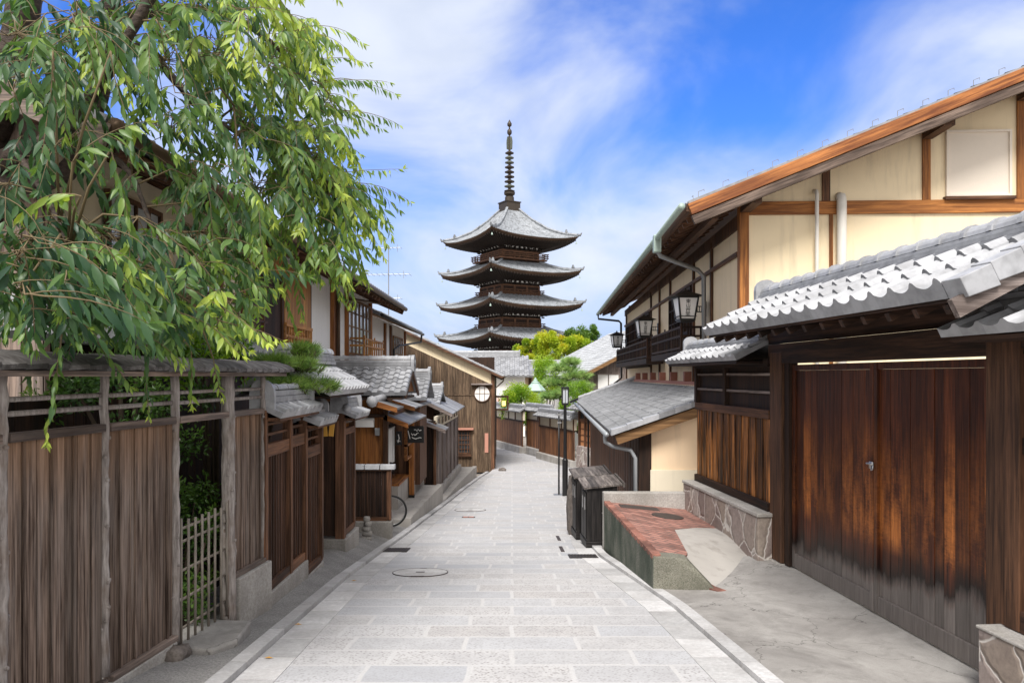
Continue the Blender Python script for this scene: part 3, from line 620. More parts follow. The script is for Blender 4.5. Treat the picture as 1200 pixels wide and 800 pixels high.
# --- brown fence with little tiled roofs
X2 = -2.60
F2 = thing('brown_board_fence', 'dark brown board fence in three bays with small tiled roofs, beyond the log post fence', 'fence', (X2, 8.0, -2.9), PI/2, local=True)   # local x = Y-8, front -y = towards lane
bays = [(.02, .85, -.74, -2.18, 0), (.93, 1.50, -.72, -2.18, 0), (1.58, 2.30, -.92, -2.40, .20)]
for (a, b, zb, zf, dn) in bays:
    m = MB(); m.box(a, b, -.035, .03, zb-.12, zb+.015); m.build('beam', 'brown_x', F2, bevel=.004)
    m = MB(); boards(m, a, b, .0, zf, zb-.121, .14, .016); battens(m, a+.05, b-.05, .0, zf, zb-.121, .09, .018, .010); m.build('board_panel', 'deepbrown_z', F2)
    m = MB(); m.box(a, b, -.045, .03, zf-.1, zf-.002); m.build('sill', 'brown_x', F2, bevel=.004)
    for z in (.10, .21): 
        m = MB(); m.box(a, b, -.012, .02, zb+z, zb+z+.028); m.build('rail', 'brown_x', F2)
for x, zt in ((-.02, -.36), (.89, -.36), (1.54, -.40), (2.34, -.56)):
    m = MB(); m.box(x-.038, x+.038, -.055, .045, -2.45, zt); m.build('post', 'brown_z', F2, bevel=.004)
m = MB(); m.box(-.02, 1.54, -.075, .08, -3.2, -2.281, .3); m.build('footing', 'granite_base', F2, bevel=.012)
m = MB(); m.box(1.545, 2.38, -.06, .08, -3.2, -2.501, .3); m.build('footing', 'granite_base', F2, bevel=.012)
def small_roof(parent, x0, x1, ze, zr, ov=.30, w=.115, rw=.24, rh=.2, tiles='roof_tile_light', back=True, cap=(1, 1)):
    m = MB(); tile_roof(m, (x0, -ov, ze), (1, 0, 0), x1-x0, (0, ov-.03, zr-ze), w, .2, .014, 6, 'roll', .05, .8, (.3, 1))
    if back: tile_roof(m, (x0, ov, ze), (1, 0, 0), x1-x0, (0, -ov+.03, zr-ze), w*2, .2, .014, 5, 'pan', .05, .6, (.5, 1))
    rf = m.build('tiled_roof', tiles, parent)
    m = MB(); ridge(m, (x0+.06, 0, zr-.04), (x1-.06, 0, zr-.04), rw, rh, rw*.27, .4)
    m.build('ridge', tiles, rf)
    for e, c in zip((x0+.04, x1-.04), cap):
        if c: m = MB(); endcap(m, (e, 0, zr-.06), (1, 0, 0), rw*1.3, rh*1.65, .06, .8); m.build('ridge_end', tiles, rf)
    m = MB(); m.box(x0+.02, x1-.02, -ov+.03, ov-.03, ze-.075, ze-.04); m.build('eave_board', 'brown_x', parent)
    return rf
small_roof(F2, -.03, 1.62, -.40, -.31, .22, .175, .20, .20); small_roof(F2, 1.50, 2.45, -.58, -.50, .23, .165, .18, .16, cap=(0, 1))
# --- roofed gate with the yellow tags
G2 = thing('roofed_gate', 'brown wooden gate porch with a tiled roof and tall board wing wall', 'gate', (-2.66, 10.4, -2.9), PI/2, local=True)
m = MB(); m.box(.1, 1.46, .42, .47, -2.5, -.35); 
for i in range(9): m.box(.12+i*.16, .14+i*.16, .405, .419, -2.5, -.4)
m.build('door', 'dark_z', G2)
m = MB(); m.box(1.5, 1.55, .0, .44, -2.48, -.40); 
m.build('side_panel', 'dark_z', G2)
for x, w, mt in ((.08, .09, 'brown_z'), (1.52, .13, 'brown_z')):
    m = MB(); m.box(x-w/2, x+w/2, -.07, .07, -2.52, -.28, .95); m.build('post', mt, G2, bevel=.005)
m = MB(); boards(m, 1.60, 2.35, -.02, -2.42, -.93, .13, .02); battens(m, 1.65, 2.3, -.02, -2.42, -.93, .1, .02, .012); m.build('wing_panel', 'deepbrown_z', G2)
m = MB(); m.box(1.59, 2.36, -.05, .03, -.93, -.83); m.build('beam', 'brown_x', G2, bevel=.004)
m = MB(); m.box(1.59, 2.36, -.055, .03, -2.50, -2.421); m.build('sill', 'brown_x', G2, bevel=.004)
for z in (-.76, -.68):
    m = MB(); m.box(1.59, 2.36, -.012, .015, z, z+.03); m.build('rail', 'greywood_x', G2)
m = MB(); m.box(2.33, 2.42, -.05, .05, -2.48, -.62); m.build('post', 'brown_z', G2, bevel=.005)
m = MB(); m.box(1.44, 2.46, -.10, .46, -3.3, -2.521, .4); m.build('footing', 'granite_base', G2, bevel=.015)
m = MB(); m.box(.02, 1.43, .3, .6, -3.3, -2.502, .3); m.build('threshold', 'granite_base', G2, bevel=.01)
m = MB(); tile_roof(m, (-.85, -.42, -.20), (1, 0, 0), 2.45, (0, .62, .34), .2, .22, .016, 6, 'roll', .06, .9, (.4, 1)); tile_roof(m, (-.85, .82, -.20), (1, 0, 0), 2.45, (0, -.62, .40), .3, .22, .016, 5, 'pan', .06, 1, (.5, 1))
rf = m.build('tiled_roof', 'roof_tile_light', G2); m = MB(); ridge(m, (-.8, .2, .17), (1.55, .2, .17), .24, .16, .08); m.build('ridge', 'roof_tile_light', rf)
m = MB(); m.box(-.7, 1.5, -.36, .76, -.29, -.262); m.build('ceiling_board', 'dark_x', G2)
m = MB(); m.box(-.7, 1.5, .36, .42, -.42, -.292); m.build('lintel', 'dark_x', G2)
small_roof(G2, 1.42, 2.50, -.62, -.52, .27, .17, .22, .2, cap=(1, 1))
m = MB(); m.lathe([(.0, -.07), (.05, -.05), (.07, 0), (.05, .05), (0, .07)], (1.42, -.12, -.50), 12, .9, axis='x'); m.build('roof_ball', 'roof_tile_light', G2, smooth=True)
for i, (x, a) in enumerate(((.62, -.07), (.92, .10))):
    m = MB(); m.hexa([(-.034, -.008, -.22), (.034, -.008, -.22), (.034, .008, -.22), (-.034, .008, -.22), (-.034, -.008, 0), (.034, -.008, 0), (.034, .008, 0), (-.034, .008, 0)], .5)
    o = tag(m.build('wooden_tag', 'yellow_wood'), ('hanging yellow tag closer to the three-bay fence', 'hanging yellow tag tilted outward beside the gate post')[i], 'tag', 'yellow tags hanging under the gate roof'); o.location = (-2.60+.11*i, 10.62+.04*i, -.62); o.rotation_euler = (0, a, 0)

# --- low board screen with white tile cap, stack of stones, bicycle behind
S1 = thing('board_screen', 'low dark board screen capped with pale tiles, jutting towards the lane', 'fence', (-3.0, 14.5, -3.0), 0, local=True)
m = MB(); boards(m, .02, .64, -.01, -2.66, -1.80, .1, .02); battens(m, .06, .6, -.01, -2.66, -1.80, .1, .02, .012); m.build('board_panel', 'dark_z', S1)
m = MB(); m.box(.64, .72, -.05, .05, -2.72, -1.765); m.build('post', 'brown_z', S1, bevel=.005)
m = MB(); m.box(-.06, .639, -.04, .03, -2.73, -2.661); m.build('sill', 'brown_x', S1); m = MB(); m.box(-.06, .639, -.04, .03, -1.80, -1.765); m.build('beam', 'brown_x', S1)
m = MB()
for i in range(3): m.hexa([(-.06+.29*i, -.09, -1.764), (.215+.29*i, -.09, -1.764), (.215+.29*i, .09, -1.764), (-.06+.29*i, .09, -1.764), (-.06+.29*i, -.06, -1.67), (.215+.29*i, -.06, -1.67), (.215+.29*i, .06, -1.67), (-.06+.29*i, .06, -1.67)], .9)
m.build('tile_cap', 'roof_tile_light', S1, bevel=.01)
m = MB(); m.box(-.06, .74, -.12, .12, -3.3, -2.735, .4); m.build('footing', 'granite_base', S1, bevel=.02)
for i in range(5): rock('pebble', 'pale pebble %s in the small stack beside the board screen' % ('lowest', 'second from the bottom', 'in the middle', 'second from the top', 'topmost')[i], 'stone', (-2.60+.02*(i % 2), 13.72, -2.90+i*.085), (.10-.01*i, .1-.01*i, .05), 'granite_base', i+3)
B = thing('bicycle', 'black bicycle half hidden behind the board screen', 'bicycle', (-2.62, 16.0, -3.14), R(8), local=True); OFF[B.name] = Vector()
def wheel(cx):
    w = MB(); q = [(cx+.31*math.cos(2*PI*j/36), 0, .32+.31*math.sin(2*PI*j/36)) for j in range(37)]; w.tube(q, .023, 8, .5, cap=False); wh = w.build('wheel', 'rubber', B, smooth=True)
    m = MB(); m.tube([(cx+.288*math.cos(2*PI*j/36), 0, .32+.288*math.sin(2*PI*j/36)) for j in range(37)], .009, 6, .5, cap=False); m.build('rim', 'steel', wh, smooth=True)
    m = MB()
    for j in range(16): a = 2*PI*j/16; m.tube([(cx, .02*(-1)**j, .32), (cx+.286*math.cos(a), 0, .32+.286*math.sin(a))], .0016, 4, .5)
    m.tube([(cx, -.05, .32), (cx, .05, .32)], .018, 8, .5); m.build('spokes', 'steel', wh)
wheel(.1); wheel(-.95)
m = MB()
for a, b in (((-.95, .32), (-.5, .28)), ((-.95, .32), (-.58, .72)), ((-.5, .28), (-.62, .82)), ((-.5, .28), (-.06, .66)), ((-.58, .74), (-.08, .78)), ((-.1, .86), (-.04, .6)), ((-.04, .6), (.1, .32))): m.tube([(a[0], 0, a[1]), (b[0], 0, b[1])], .016, 8, .5)
m.build('frame', 'black_metal', B, smooth=True)
m = MB(); m.tube([(-.08, -.27, .98), (-.02, -.2, 1.0), (-.09, -.02, .98), (-.09, .02, .98), (-.02, .2, 1.0), (-.08, .27, .98)], .012, 8, .5); m.tube([(-.1, 0, .84), (-.11, 0, .98)], .013, 8, .5); m.build('handlebar', 'steel', B, smooth=True)
m = MB(); m.lathe([(.02, 0), (.10, .02), (.085, .055), (.02, .06)], (-.64, 0, .84), 12, .5); m.build('saddle', 'black_paint', B, smooth=True)

# --- concrete terraces along the shops
def terrace(label, y0, y1, xin, ztop, lipw=.16):
    t = thing('concrete_terrace', label, 'terrace', (xin, y0, ztop-.8)); n = 10; m = MB(); e = MB()
    for i in range(n):
        a, b = lin(y0, y1, i/n), lin(y0, y1, (i+1)/n); xa, xb = lx(a)-.14, lx(b)-.14
        m.hexa([(xin, a, ztop-1.2), (xa-lipw, a, ztop-1.2), (xb-lipw, b, ztop-1.2), (xin, b, ztop-1.2), (xin, a, ztop), (xa-lipw, a, ztop), (xb-lipw, b, ztop), (xin, b, ztop)], .4)
        e.hexa([(xa-lipw+.002, a, ztop-1.2), (xa, a, ztop-1.2), (xb, b, ztop-1.2), (xb-lipw+.002, b, ztop-1.2), (xa-lipw+.002, a, ztop+.03), (xa, a, ztop+.03), (xb, b, ztop+.03), (xb-lipw+.002, b, ztop+.03)], .6)
    m.build('floor_slab', 'concrete', t); e.build('retaining_edge', 'concrete', t); return t
terrace('pale concrete terrace wall in front of the shop entrance', 16.9, 22.3, -3.4, -3.17); terrace('lower concrete terrace wall in front of the grey board house', 22.32, 31.2, -3.2, -3.70)

# --- shop house behind the screen: tiled porch roof, entrance, curtain
SH = thing('shop_house', 'small wooden shop with a tiled gable roof facing the lane', 'house', (-4.6, 16.4, -3.2))
m = MB(); tile_roof(m, (-4.35, 15.95, -.36), (1, 0, 0), 2.15, (0, 1.15, .56), .24, .22, .02, 6, 'roll', .06, .8, (.4, 1)); tile_roof(m, (-4.35, 18.25, -.36), (1, 0, 0), 2.15, (0, -1.15, .56), .3, .22, .02, 5, 'pan', .06, 1, (.4, 1))
rf = m.build('tiled_roof', 'roof_tile', SH); m = MB(); ridge(m, (-4.3, 17.1, .16), (-2.25, 17.1, .16), .26, .2, .08); m.build('ridge', 'roof_tile_light', rf)
m = MB(); endcap(m, (-2.2, 17.1, .1), (1, 0, 0), .32, .36); m.build('ridge_end', 'roof_tile', rf)
m = MB(); m.prism([(-2.3, 16.2, -.36), (-2.3, 18.0, -.36), (-2.3, 17.1, .12)], (-.06, 0, 0)); m.build('gable', 'orange_z', SH)
for s in (-1, 1):
    m = MB(); m.beam((-2.22, 17.1+s*1.1, -.42), (-2.22, 17.1+s*.03, .10), .04, .12, tint=.2); m.build('barge_board', 'brown_y', SH)
m = MB(); m.box(-4.3, -2.3, 16.02, 18.1, -.50, -.45); m.build('ceiling_board', 'dark_x', SH)
m = MB(); boards(m, -4.2, -2.72, 16.5, -2.2, -.52, .14, .03); m.build('front_wall', 'orange_z', SH)
m = MB(); m.box(-4.2, -2.72, 16.48, 16.54, -3.25, -2.201); m.build('lower_wall', 'dark_z', SH)
m = MB(); m.box(-2.76, -2.66, 16.42, 16.55, -3.2, -.52); m.build('post', 'brown_z', SH, bevel=.005)
m = MB(); m.box(-3.4, -2.95, 16.36, 16.475, -1.10, -.90, .9); m.build('sign_box', 'white_paint', SH, bevel=.01)
m = MB(); m.box(-3.44, -2.72, 16.3, 16.475, -.885, -.82, .4); m.build('box_awning', 'dark_x', SH)
m = MB(); m.box(-2.93, -2.83, 16.38, 16.479, -1.28, -1.12, .8); m.build('meter_box', 'grey_metal', SH, bevel=.01)
# facade along the lane (X = -2.62), entrance recess and text panel
m = MB(); m.box(-3.1, -3.04, 16.56, 20.1, -3.17, -.6); m.build('entrance_wall', 'tan_z', SH)
m = MB(); m.box(-3.03, -2.99, 17.2, 18.0, -3.1, -1.2, .3); m.build('door', 'orange_z', SH)
m = MB(); m.box(-3.03, -3.0, 18.3, 19.9, -2.6, -1.2, .4); m.build('shop_window', 'dark_glass', SH)
m = MB(); m.box(-3.03, -2.7, 18.2, 20.1, -3.2, -2.62, .4); m.build('window_bench', 'concrete', SH); m = MB(); m.box(-3.03, -2.68, 18.2, 20.1, -2.618, -2.57); m.build('window_ledge', 'orange_y', SH)
m = MB()
for i in range(3):
    y0 = 17.75+.30*i; n = 8
    for j in range(n):
        a, b = lin(0, .28, j/n), lin(0, .28, (j+1)/n); f = lambda a: -2.86+.02*math.sin(a*30+i)
        m.add([(f(a), y0+a, -2.05+.03*math.sin(i*2+a*7)), (f(b), y0+b, -2.05+.03*math.sin(i*2+b*7)), (f(b), y0+b, -1.25), (f(a), y0+a, -1.25), (f(a)-.006, y0+a, -2.05+.03*math.sin(i*2+a*7)), (f(b)-.006, y0+b, -2.05+.03*math.sin(i*2+b*7)), (f(b)-.006, y0+b, -1.25), (f(a)-.006, y0+a, -1.25)], [(0, 1, 2, 3), (7, 6, 5, 4)], .5)
m.tube([(-2.86, 17.65, -1.24), (-2.86, 18.75, -1.24)], .012, 6); tag(m.build('door_curtain', 'cloth_white', smooth=True), 'white cloth curtain hanging in the shop entrance', 'curtain')
m = MB(); m.box(-2.68, -2.55, 19.95, 20.08, -3.10, -.75); m.build('corner_post', 'orange_z', SH, bevel=.006); m = MB(); m.box(-2.69, -2.54, 19.94, 20.09, -3.17, -3.101); m.build('post_shoe', 'black_metal', SH)
m = MB(); m.box(-2.72, -2.60, 17.0, 20.0, -.92, -.80); m.build('lintel', 'brown_y', SH)
m = MB(); m.box(-2.66, -2.58, 18.95, 19.95, -1.75, -1.70); m.box(-2.66, -2.58, 18.95, 19.02, -2.1, -1.0); m.box(-2.655, -2.60, 19.02, 19.95, -2.1, -2.04); m.build('lattice_screen', 'orange_y', SH)
m = MB(); boards(m, 0, 2.55, 0, -2.72, -1.05, .13, .03)
m.v = [(-2.62-y, 20.1+x, z) for x, y, z in m.v]; m.f = [tuple(f) for f in m.f]; m.build('street_panel', 'brown_z', SH)
m = MB(); m.box(-2.68, -2.60, 20.1, 22.65, -2.79, -2.721); m.build('panel_sill', 'orange_y', SH); m = MB(); m.box(-2.7, -2.59, 20.1, 22.65, -3.2, -2.792, .5); m.build('panel_footing', 'granite_base', SH)
m = MB(); m.box(-2.68, -2.58, 20.1, 22.65, -1.048, -.96); m.build('panel_beam', 'brown_y', SH); m = MB(); m.box(-2.7, -2.56, 22.65, 22.78, -3.17, -.85); m.build('post', 'brown_z', SH)
# brush strokes on the panel
m = MB(); rg = random.Random(5)
for (y, z, s) in ((21.1, -1.62, .34), (21.15, -2.05, .26)):
    for k in range(7):
        a = Vector((-2.60, y+rg.uniform(-s, s)*.75, z+rg.uniform(-s, s)*.5)); b = a+Vector((0, rg.uniform(-.5, .5)*s, rg.uniform(-.7, .3)*s)); m.tube([a, (a+b)/2+Vector((0, .02, .01)), b], [.03, .045, .012], 6, .5)
m.build('brush_lettering', 'white_paint', SH, smooth=True)
def plank_canopy(parent, x0, x1, y0, y1, z0, z1, name='canopy', mat='slate_roof', fas='orange_x', th=.035):
    m = MB(); n = max(2, round((y1-y0)/.3))
    for i in range(n):
        a, b = lin(y0, y1, i/n)+.004, lin(y0, y1, (i+1)/n)-.004
        m.hexa([(x0, a, z0), (x1, a, z1), (x1, b, z1), (x0, b, z0), (x0, a, z0+th), (x1, a, z1+th), (x1, b, z1+th), (x0, b, z0+th)])
    cp = m.build(name, mat, parent)
    m = MB(); m.hexa([(x0, y0-.03, z0-.09), (x1, y0-.03, z1-.06), (x1, y0-.002, z1-.06), (x0, y0-.002, z0-.09), (x0, y0-.03, z0+th), (x1, y0-.03, z1+th), (x1, y0-.002, z1+th), (x0, y0-.002, z0+th)]); m.build('fascia', fas, cp)
    for y in np.arange(y0+.3, y1, .7):
        m = MB(); m.beam((x0, y, z0-.05), (x1-.08, y, z1-.04), .05, .06); m.build('rafter', fas, cp)
    return cp
plank_canopy(SH, -2.85, -2.22, 16.45, 19.9, -.82, -1.06)
plank_canopy(SH, -2.85, -2.30, 15.4, 16.3, -.50, -.68)
m = MB(); m.tube([(-2.82, 15.38, -.50), (-2.62, 16.3, -.42)], .07, 12, .8); m.lathe([(0, -.12), (.08, -.09), (.12, 0), (.08, .09), (0, .12)], (-2.80, 15.36, -.52), 14, .9); m.build('roof_ball', 'roof_tile_light', SH, smooth=True)
plank_canopy(SH, -2.9, -2.35, 18.6, 22.4, -.62, -.80)
# hanging black sign
SG = thing('hanging_sign', 'black hanging signboard with white brush lettering outside the shop', 'sign', (-2.42, 19.0, -1.75))
m = MB(); m.box(-2.62, -2.18, 18.98, 19.02, -1.66, -1.26, .5); m.build('board', 'black_paint', SG, bevel=.006)
m = MB(); rg = random.Random(3)
for (cx, cz, w, n) in ((-2.33, -1.34, .16, 5), (-2.40, -1.44, .18, 6), (-2.36, -1.55, .22, 7)):
    q = [(cx-w/2+w*i/n+rg.uniform(-.01, .01), 18.975, cz+rg.uniform(-.035, .035)) for i in range(n+1)]; m.tube(q, [rg.uniform(.006, .014) for _ in q], 5, .5)
m.tube([(-2.57, 18.975, -1.36), (-2.52, 18.975, -1.56)], .01, 5, .5); m.build('lettering', 'white_paint', SG)
m = MB(); m.tube([(-2.6, 19, -1.25), (-2.2, 19, -1.25)], .01, 6, .5); m.tube([(-2.5, 19, -1.25), (-2.5, 19, -1.0)], .006, 6, .5); m.tube([(-2.28, 19, -1.25), (-2.28, 19, -1.02)], .006, 6, .5); m.build('bracket', 'black_metal', SG)
S2 = thing('noren_sign', 'narrow dark hanging board with white strokes left of the black signboard', 'sign', (-2.70, 18.4, -1.8))
m = MB(); m.box(-2.78, -2.64, 18.38, 18.41, -1.66, -1.33, .5); m.build('board', 'black_paint', S2); m = MB(); m.tube([(-2.72, 18.374, -1.4), (-2.70, 18.374, -1.5), (-2.73, 18.374, -1.6)], .012, 5, .5); m.tube([(-2.75, 18.374, -1.55), (-2.67, 18.374, -1.57)], .01, 5, .5); m.build('lettering', 'white_paint', S2)

# --- little gatehouse and grey board house
GH = thing('grey_board_house', 'low house of bleached grey boards with a dark porch and plank canopies', 'house', (-3.2, 23, -3.7))
m = MB(); boards(m, 0, 6.9, 0, -3.42, -1.62, .2, .03); m.v = [(-2.28-y+.025*(x), 23.15+x, z) for x, y, z in m.v]; m.build('street_wall', 'greywood_z', GH)
for k in range(6):
    m = MB(); y = 23.3+k*1.25; m.box(-2.30+.025*(y-23.15), -2.23+.025*(y-23.15), y, y+.05, -3.42, -1.62); m.build('batten', 'greywood_z', GH)
m = MB(); m.hexa([(-2.4, 23.1, -3.8), (-2.18, 23.1, -3.8), (-1.99, 30.1, -4.2), (-2.3, 30.1, -4.2), (-2.4, 23.1, -3.42), (-2.18, 23.1, -3.42), (-1.99, 30.1, -3.46), (-2.3, 30.1, -3.46)], .5); m.build('footing', 'concrete', GH)
m = MB(); m.box(-3.2, -2.29, 23.0, 23.08, -3.5, -1.35); m.build('porch_wall', 'dark_z', GH)
m = MB(); m.box(-2.86, -2.38, 22.97, 22.999, -3.25, -1.45, .2); m.build('porch_door', 'dark_z', GH)
for x in (-2.9, -2.30):
    m = MB(); m.box(x-.04, x+.04, 22.9, 22.99, -3.3, -1.4); m.build('porch_post', 'brown_z', GH)
plank_canopy(GH, -2.95, -1.95, 22.5, 23.7, -1.22, -1.62, fas='greywood_x')
plank_canopy(GH, -2.85, -1.85, 23.8, 30.0, -.72, -1.22, fas='greywood_x')
m = MB(); m.hexa([(-2.36, 23.2, -1.6), (-2.28, 23.2, -1.6), (-2.11, 30.0, -1.6), (-2.2, 30.0, -1.6), (-2.36, 23.2, -1.24), (-2.28, 23.2, -1.24), (-2.11, 30.0, -1.24), (-2.2, 30.0, -1.24)], .5); m.build('window_band', 'cream_pale', GH)
for k in range(7):
    m = MB(); y = 23.6+k*.95; x = -2.28+.025*(y-23.2); m.box(x-.02, x+.025, y, y+.45, -1.52, -1.33); m.build('window_opening', 'dark_glass', GH)
m = MB(); m.hexa([(-3.3, 30.0, -4.2), (-2.13, 30.0, -4.2), (-2.13, 30.06, -4.2), (-3.3, 30.06, -4.2), (-3.3, 30.0, -1.3), (-2.13, 30.0, -1.5), (-2.13, 30.06, -1.5), (-3.3, 30.06, -1.3)]); m.build('end_wall', 'greywood_z', GH)
def tiled_block(name, label, x0, x1, y0, y1, ze, zr, mat='roof_tile', gable=True):
    """low tiled roof with its ridge across the view over plain board walls"""
    t = thing(name, label, 'outbuilding', ((x0+x1)/2, y0, ze-2.5)); ym = (y0+y1)/2
    m = MB(); tile_roof(m, (x0, y0, ze), (1, 0, 0), x1-x0, (0, ym-y0, zr-ze), .26, .24, .02, 6, 'roll', .06, .8, (.4, 1)); tile_roof(m, (x0, y1, ze), (1, 0, 0), x1-x0, (0, ym-y1, zr-ze), .3, .24, .02, 5, 'pan', .06, 1, (.4, 1)); rf = m.build('tiled_roof', mat, t)
    m = MB(); ridge(m, (x0+.05, ym, zr-.04), (x1-.05, ym, zr-.04), .26, .2, .08); m.build('ridge', 'roof_tile_light', rf); m = MB(); endcap(m, (x1-.03, ym, zr-.08), (1, 0, 0), .36, .38); m.build('ridge_end', 'roof_tile', rf)
    m = MB(); m.box(x0+.1, x1-.2, y0+.25, y1-.25, ze-2.3, ze-.06); m.build('wall', 'brown_z', t)
    m = MB(); m.prism([(x1-.2, y0+.25, ze-.058), (x1-.2, y1-.25, ze-.058), (x1-.2, ym, zr-.1)], (-.05, 0, 0)); m.build('gable', 'orange_z', t); return t
tiled_block('tiled_shed', 'tiled roof stepping down behind the shop porch', -4.4, -2.25, 20.2, 22.3, -.60, -.05)
tiled_block('tiled_shed', 'last small tiled roof before the house with the round window', -4.4, -2.35, 25.0, 27.4, -.92, -.50)

# --- tall houses behind the fences
HB = thing('townhouse', 'two-storey plastered townhouse with boarded bay, shutters and balcony behind the left fences', 'house', (-4.2, 7.0, -2.8), PI/2, local=True)   # local x = Y-7, front -y
def yx(Y): return Y-7
m = MB(); m.box(yx(7), yx(22.6), .0, .12, -3.6, 2.2, .5); m.build('wall', 'white_wall', HB)
m = MB(); m.box(yx(7.0), yx(11.86), -.03, -.002, .82, 2.2, .5); m.build('cream_wall', 'cream_pale', HB)
m = MB(); m.box(yx(6.9), yx(22.6), -.05, -.003, -3.6, .3, .3); m.build('ground_floor_wall', 'dark_z', HB)
m = MB(); boards(m, yx(11.95), yx(13.75), -.06, .30, 2.1, .17, .03); m.build('board_panel', 'dark_z', HB); 
m = MB(); m.box(yx(11.95), yx(13.75), -.12, -.062, 1.78, 2.1); m.build('panel_head', 'lightorange_z', HB)
m = MB(); m.tube([(yx(11.82), -.1, .3), (yx(11.82), -.1, 2.2)], .035, 8); m.build('downpipe', 'salmon', HB, smooth=True)
m = MB(); boards(m, yx(13.85), yx(15.65), -.10, .95, 2.0, .2, .03); sh = m.build('shutter', 'lightorange_z', HB)
m = MB(); m.box(yx(13.85), yx(15.65), -.12, -.06, .52, .58); m.box(yx(13.85), yx(15.65), -.12, -.06, .70, .75); m.box(yx(13.85), yx(15.65), -.14, -.06, .9, .96)
for i in range(11): x = yx(13.85)+1.8*i/10; m.box(x-.02, x+.02, -.125, -.06, .52, .93)
m.build('shutter_rail', 'lightorange_x', HB)
for Y, w, mt in ((11.86, .14, 'brown_z'), (13.8, .1, 'brown_z'), (15.7, .1, 'brown_z'), (17.8, .16, 'orange_z'), (18.15, .1, 'brown_z'), (19.3, .1, 'orange_z'), (22.55, .14, 'orange_z')):
    m = MB(); m.box(yx(Y)-w/2, yx(Y)+w/2, -.09, -.001, -.3, 2.2); m.build('post', mt, HB)
m = MB(); m.tube([(yx(18.0), -.14, -.3), (yx(18.0), -.14, 1.75), (yx(18.4), -.4, 1.82), (yx(20.2), -.72, 1.9)], .035, 8, .4); m.build('downpipe', 'copper', HB, smooth=True)
def lattice_window(parent, x0, x1, y, z0, z1, nx, nz, mat='tan', glass='pale_glass', d=.05, name='window'):
    m = MB(); f = .05
    m.box(x0, x1, y-d, y, z0, z0+f); m.box(x0, x1, y-d, y, z1-f, z1); m.box(x0, x0+f, y-d, y, z0+f, z1-f); m.box(x1-f, x1, y-d, y, z0+f, z1-f)
    for i in range(1, nx): x = lin(x0, x1, i/nx); m.box(x-.016, x+.016, y-d+.006, y, z0+f, z1-f)
    for i in range(1, nz): z = lin(z0, z1, i/nz); m.box(x0+f, x1-f, y-d+.010, y-.004, z-.014, z+.014)
    w = m.build(name, mat+'_z', parent); m = MB(); m.box(x0+.01, x1-.01, y-.012, y-.006, z0+.01, z1-.01, .5); m.build('pane', glass, w); return w
lattice_window(HB, yx(19.4), yx(22.4), -.03, .55, 2.0, 6, 4, 'tan')
lattice_window(HB, yx(9.6), yx(10.9), -.06, .95, 1.9, 4, 2, 'brown'); lattice_window(HB, yx(7.8), yx(9.0), -.06, .95, 1.9, 4, 2, 'brown')
b = MB(); x0, x1 = yx(19.4), yx(22.3)
b.box(x0, x1, -.50, -.1, .30, .36); bal = b.build('balcony', 'orange_x', HB)
m = MB()
for z in (.42, .74, .92): m.box(x0, x1, -.49, -.45, z, z+.035); m.box(x0, x0+.05, -.45, -.1, z, z+.05); m.box(x1-.05, x1, -.45, -.1, z, z+.05)
m.build('handrail', 'lightorange_x', bal)
for i in range(11):
    m = MB(); x = lin(x0+.03, x1-.03, i/10); w = .03 if i % 5 == 0 else .011; m.box(x-w, x+w, -.485, -.455, .36, .92 if i % 5 else 1.02); m.build('baluster', 'lightorange_z', bal)
m = MB(); tile_roof(m, (yx(6.1), -.98, 2.05), (1, 0, 0), 16.75, (0, 4.2, 1.75), .28, .26, .022, 6, 'pan', .09, 1, (.1, .6)); tile_roof(m, (yx(6.1), 7.4, 2.05), (1, 0, 0), 16.75, (0, -4.2, 1.75), .4, .4, .02, 3, 'pan', .09, 1); rf = m.build('tiled_roof', 'roof_tile_dark', HB)
m = MB(); ridge(m, (yx(6.15), 3.2, 3.78), (yx(22.8), 3.2, 3.78), .3, .25, .1); m.build('ridge', 'roof_tile', rf)
m = MB(); m.hexa([(yx(6.15), -.9, 1.93), (yx(22.8), -.9, 1.93), (yx(22.8), .8, 2.63), (yx(6.15), .8, 2.63), (yx(6.15), -.9, 1.96), (yx(22.8), -.9, 1.96), (yx(22.8), .8, 2.67), (yx(6.15), .8, 2.67)]); m.build('eave_board', 'tan_x', HB)
m = MB()
for Y in np.arange(6.4, 22.8, .45): m.beam((yx(Y), -.92, 1.88), (yx(Y), .1, 2.305), .06, .08)
m.build('rafters', 'brown_y', HB)
for s, mm in ((yx(6.12), 'weathered_y'), (yx(22.83), 'brown_y')):
    m = MB(); m.beam((s, -.98, 1.90), (s, 3.2, 3.64), .05, .20, tint=.5); m.build('barge_board', mm, HB)
m = MB(); m.tube([(yx(6.1), -1.04, 1.99), (yx(22.85), -1.04, 1.97)], .06, 10, .5); m.build('gutter', 'copper', HB, smooth=True)
for x in (yx(7.05), yx(22.55)):
    m = MB(); m.prism([(x, .0, -3), (x, 6.4, -3), (x, 6.4, 2.1), (x, 3.2, 3.6), (x, .0, 2.3)], (-.1, 0, 0)); m.build('gable_wall', 'weathered_z' if x < 5 else 'white_wall', HB)
m = MB(); battens(m, 0, 6.2, 0, -3, 2.2, .2, .03, .02); m.v = [(yx(6.95)+y, x+.05, z) for x, y, z in m.v]; m.build('gable_battens', 'weathered_z', HB)
m = MB(); tile_roof(m, (yx(5.4), -.62, .32), (1, 0, 0), 6.6, (0, .60, .36), .24, .24, .02, 6, 'pan', .06, 1, (.4, 1)); m.build('lower_roof', 'roof_tile', HB)
for i in range(12):
    m = MB(); x = yx(5.6)+.55*i; m.box(x-.02, x+.02, -.45, -.40, .66, .98); m.build('rail_post', 'brown_z', HB)
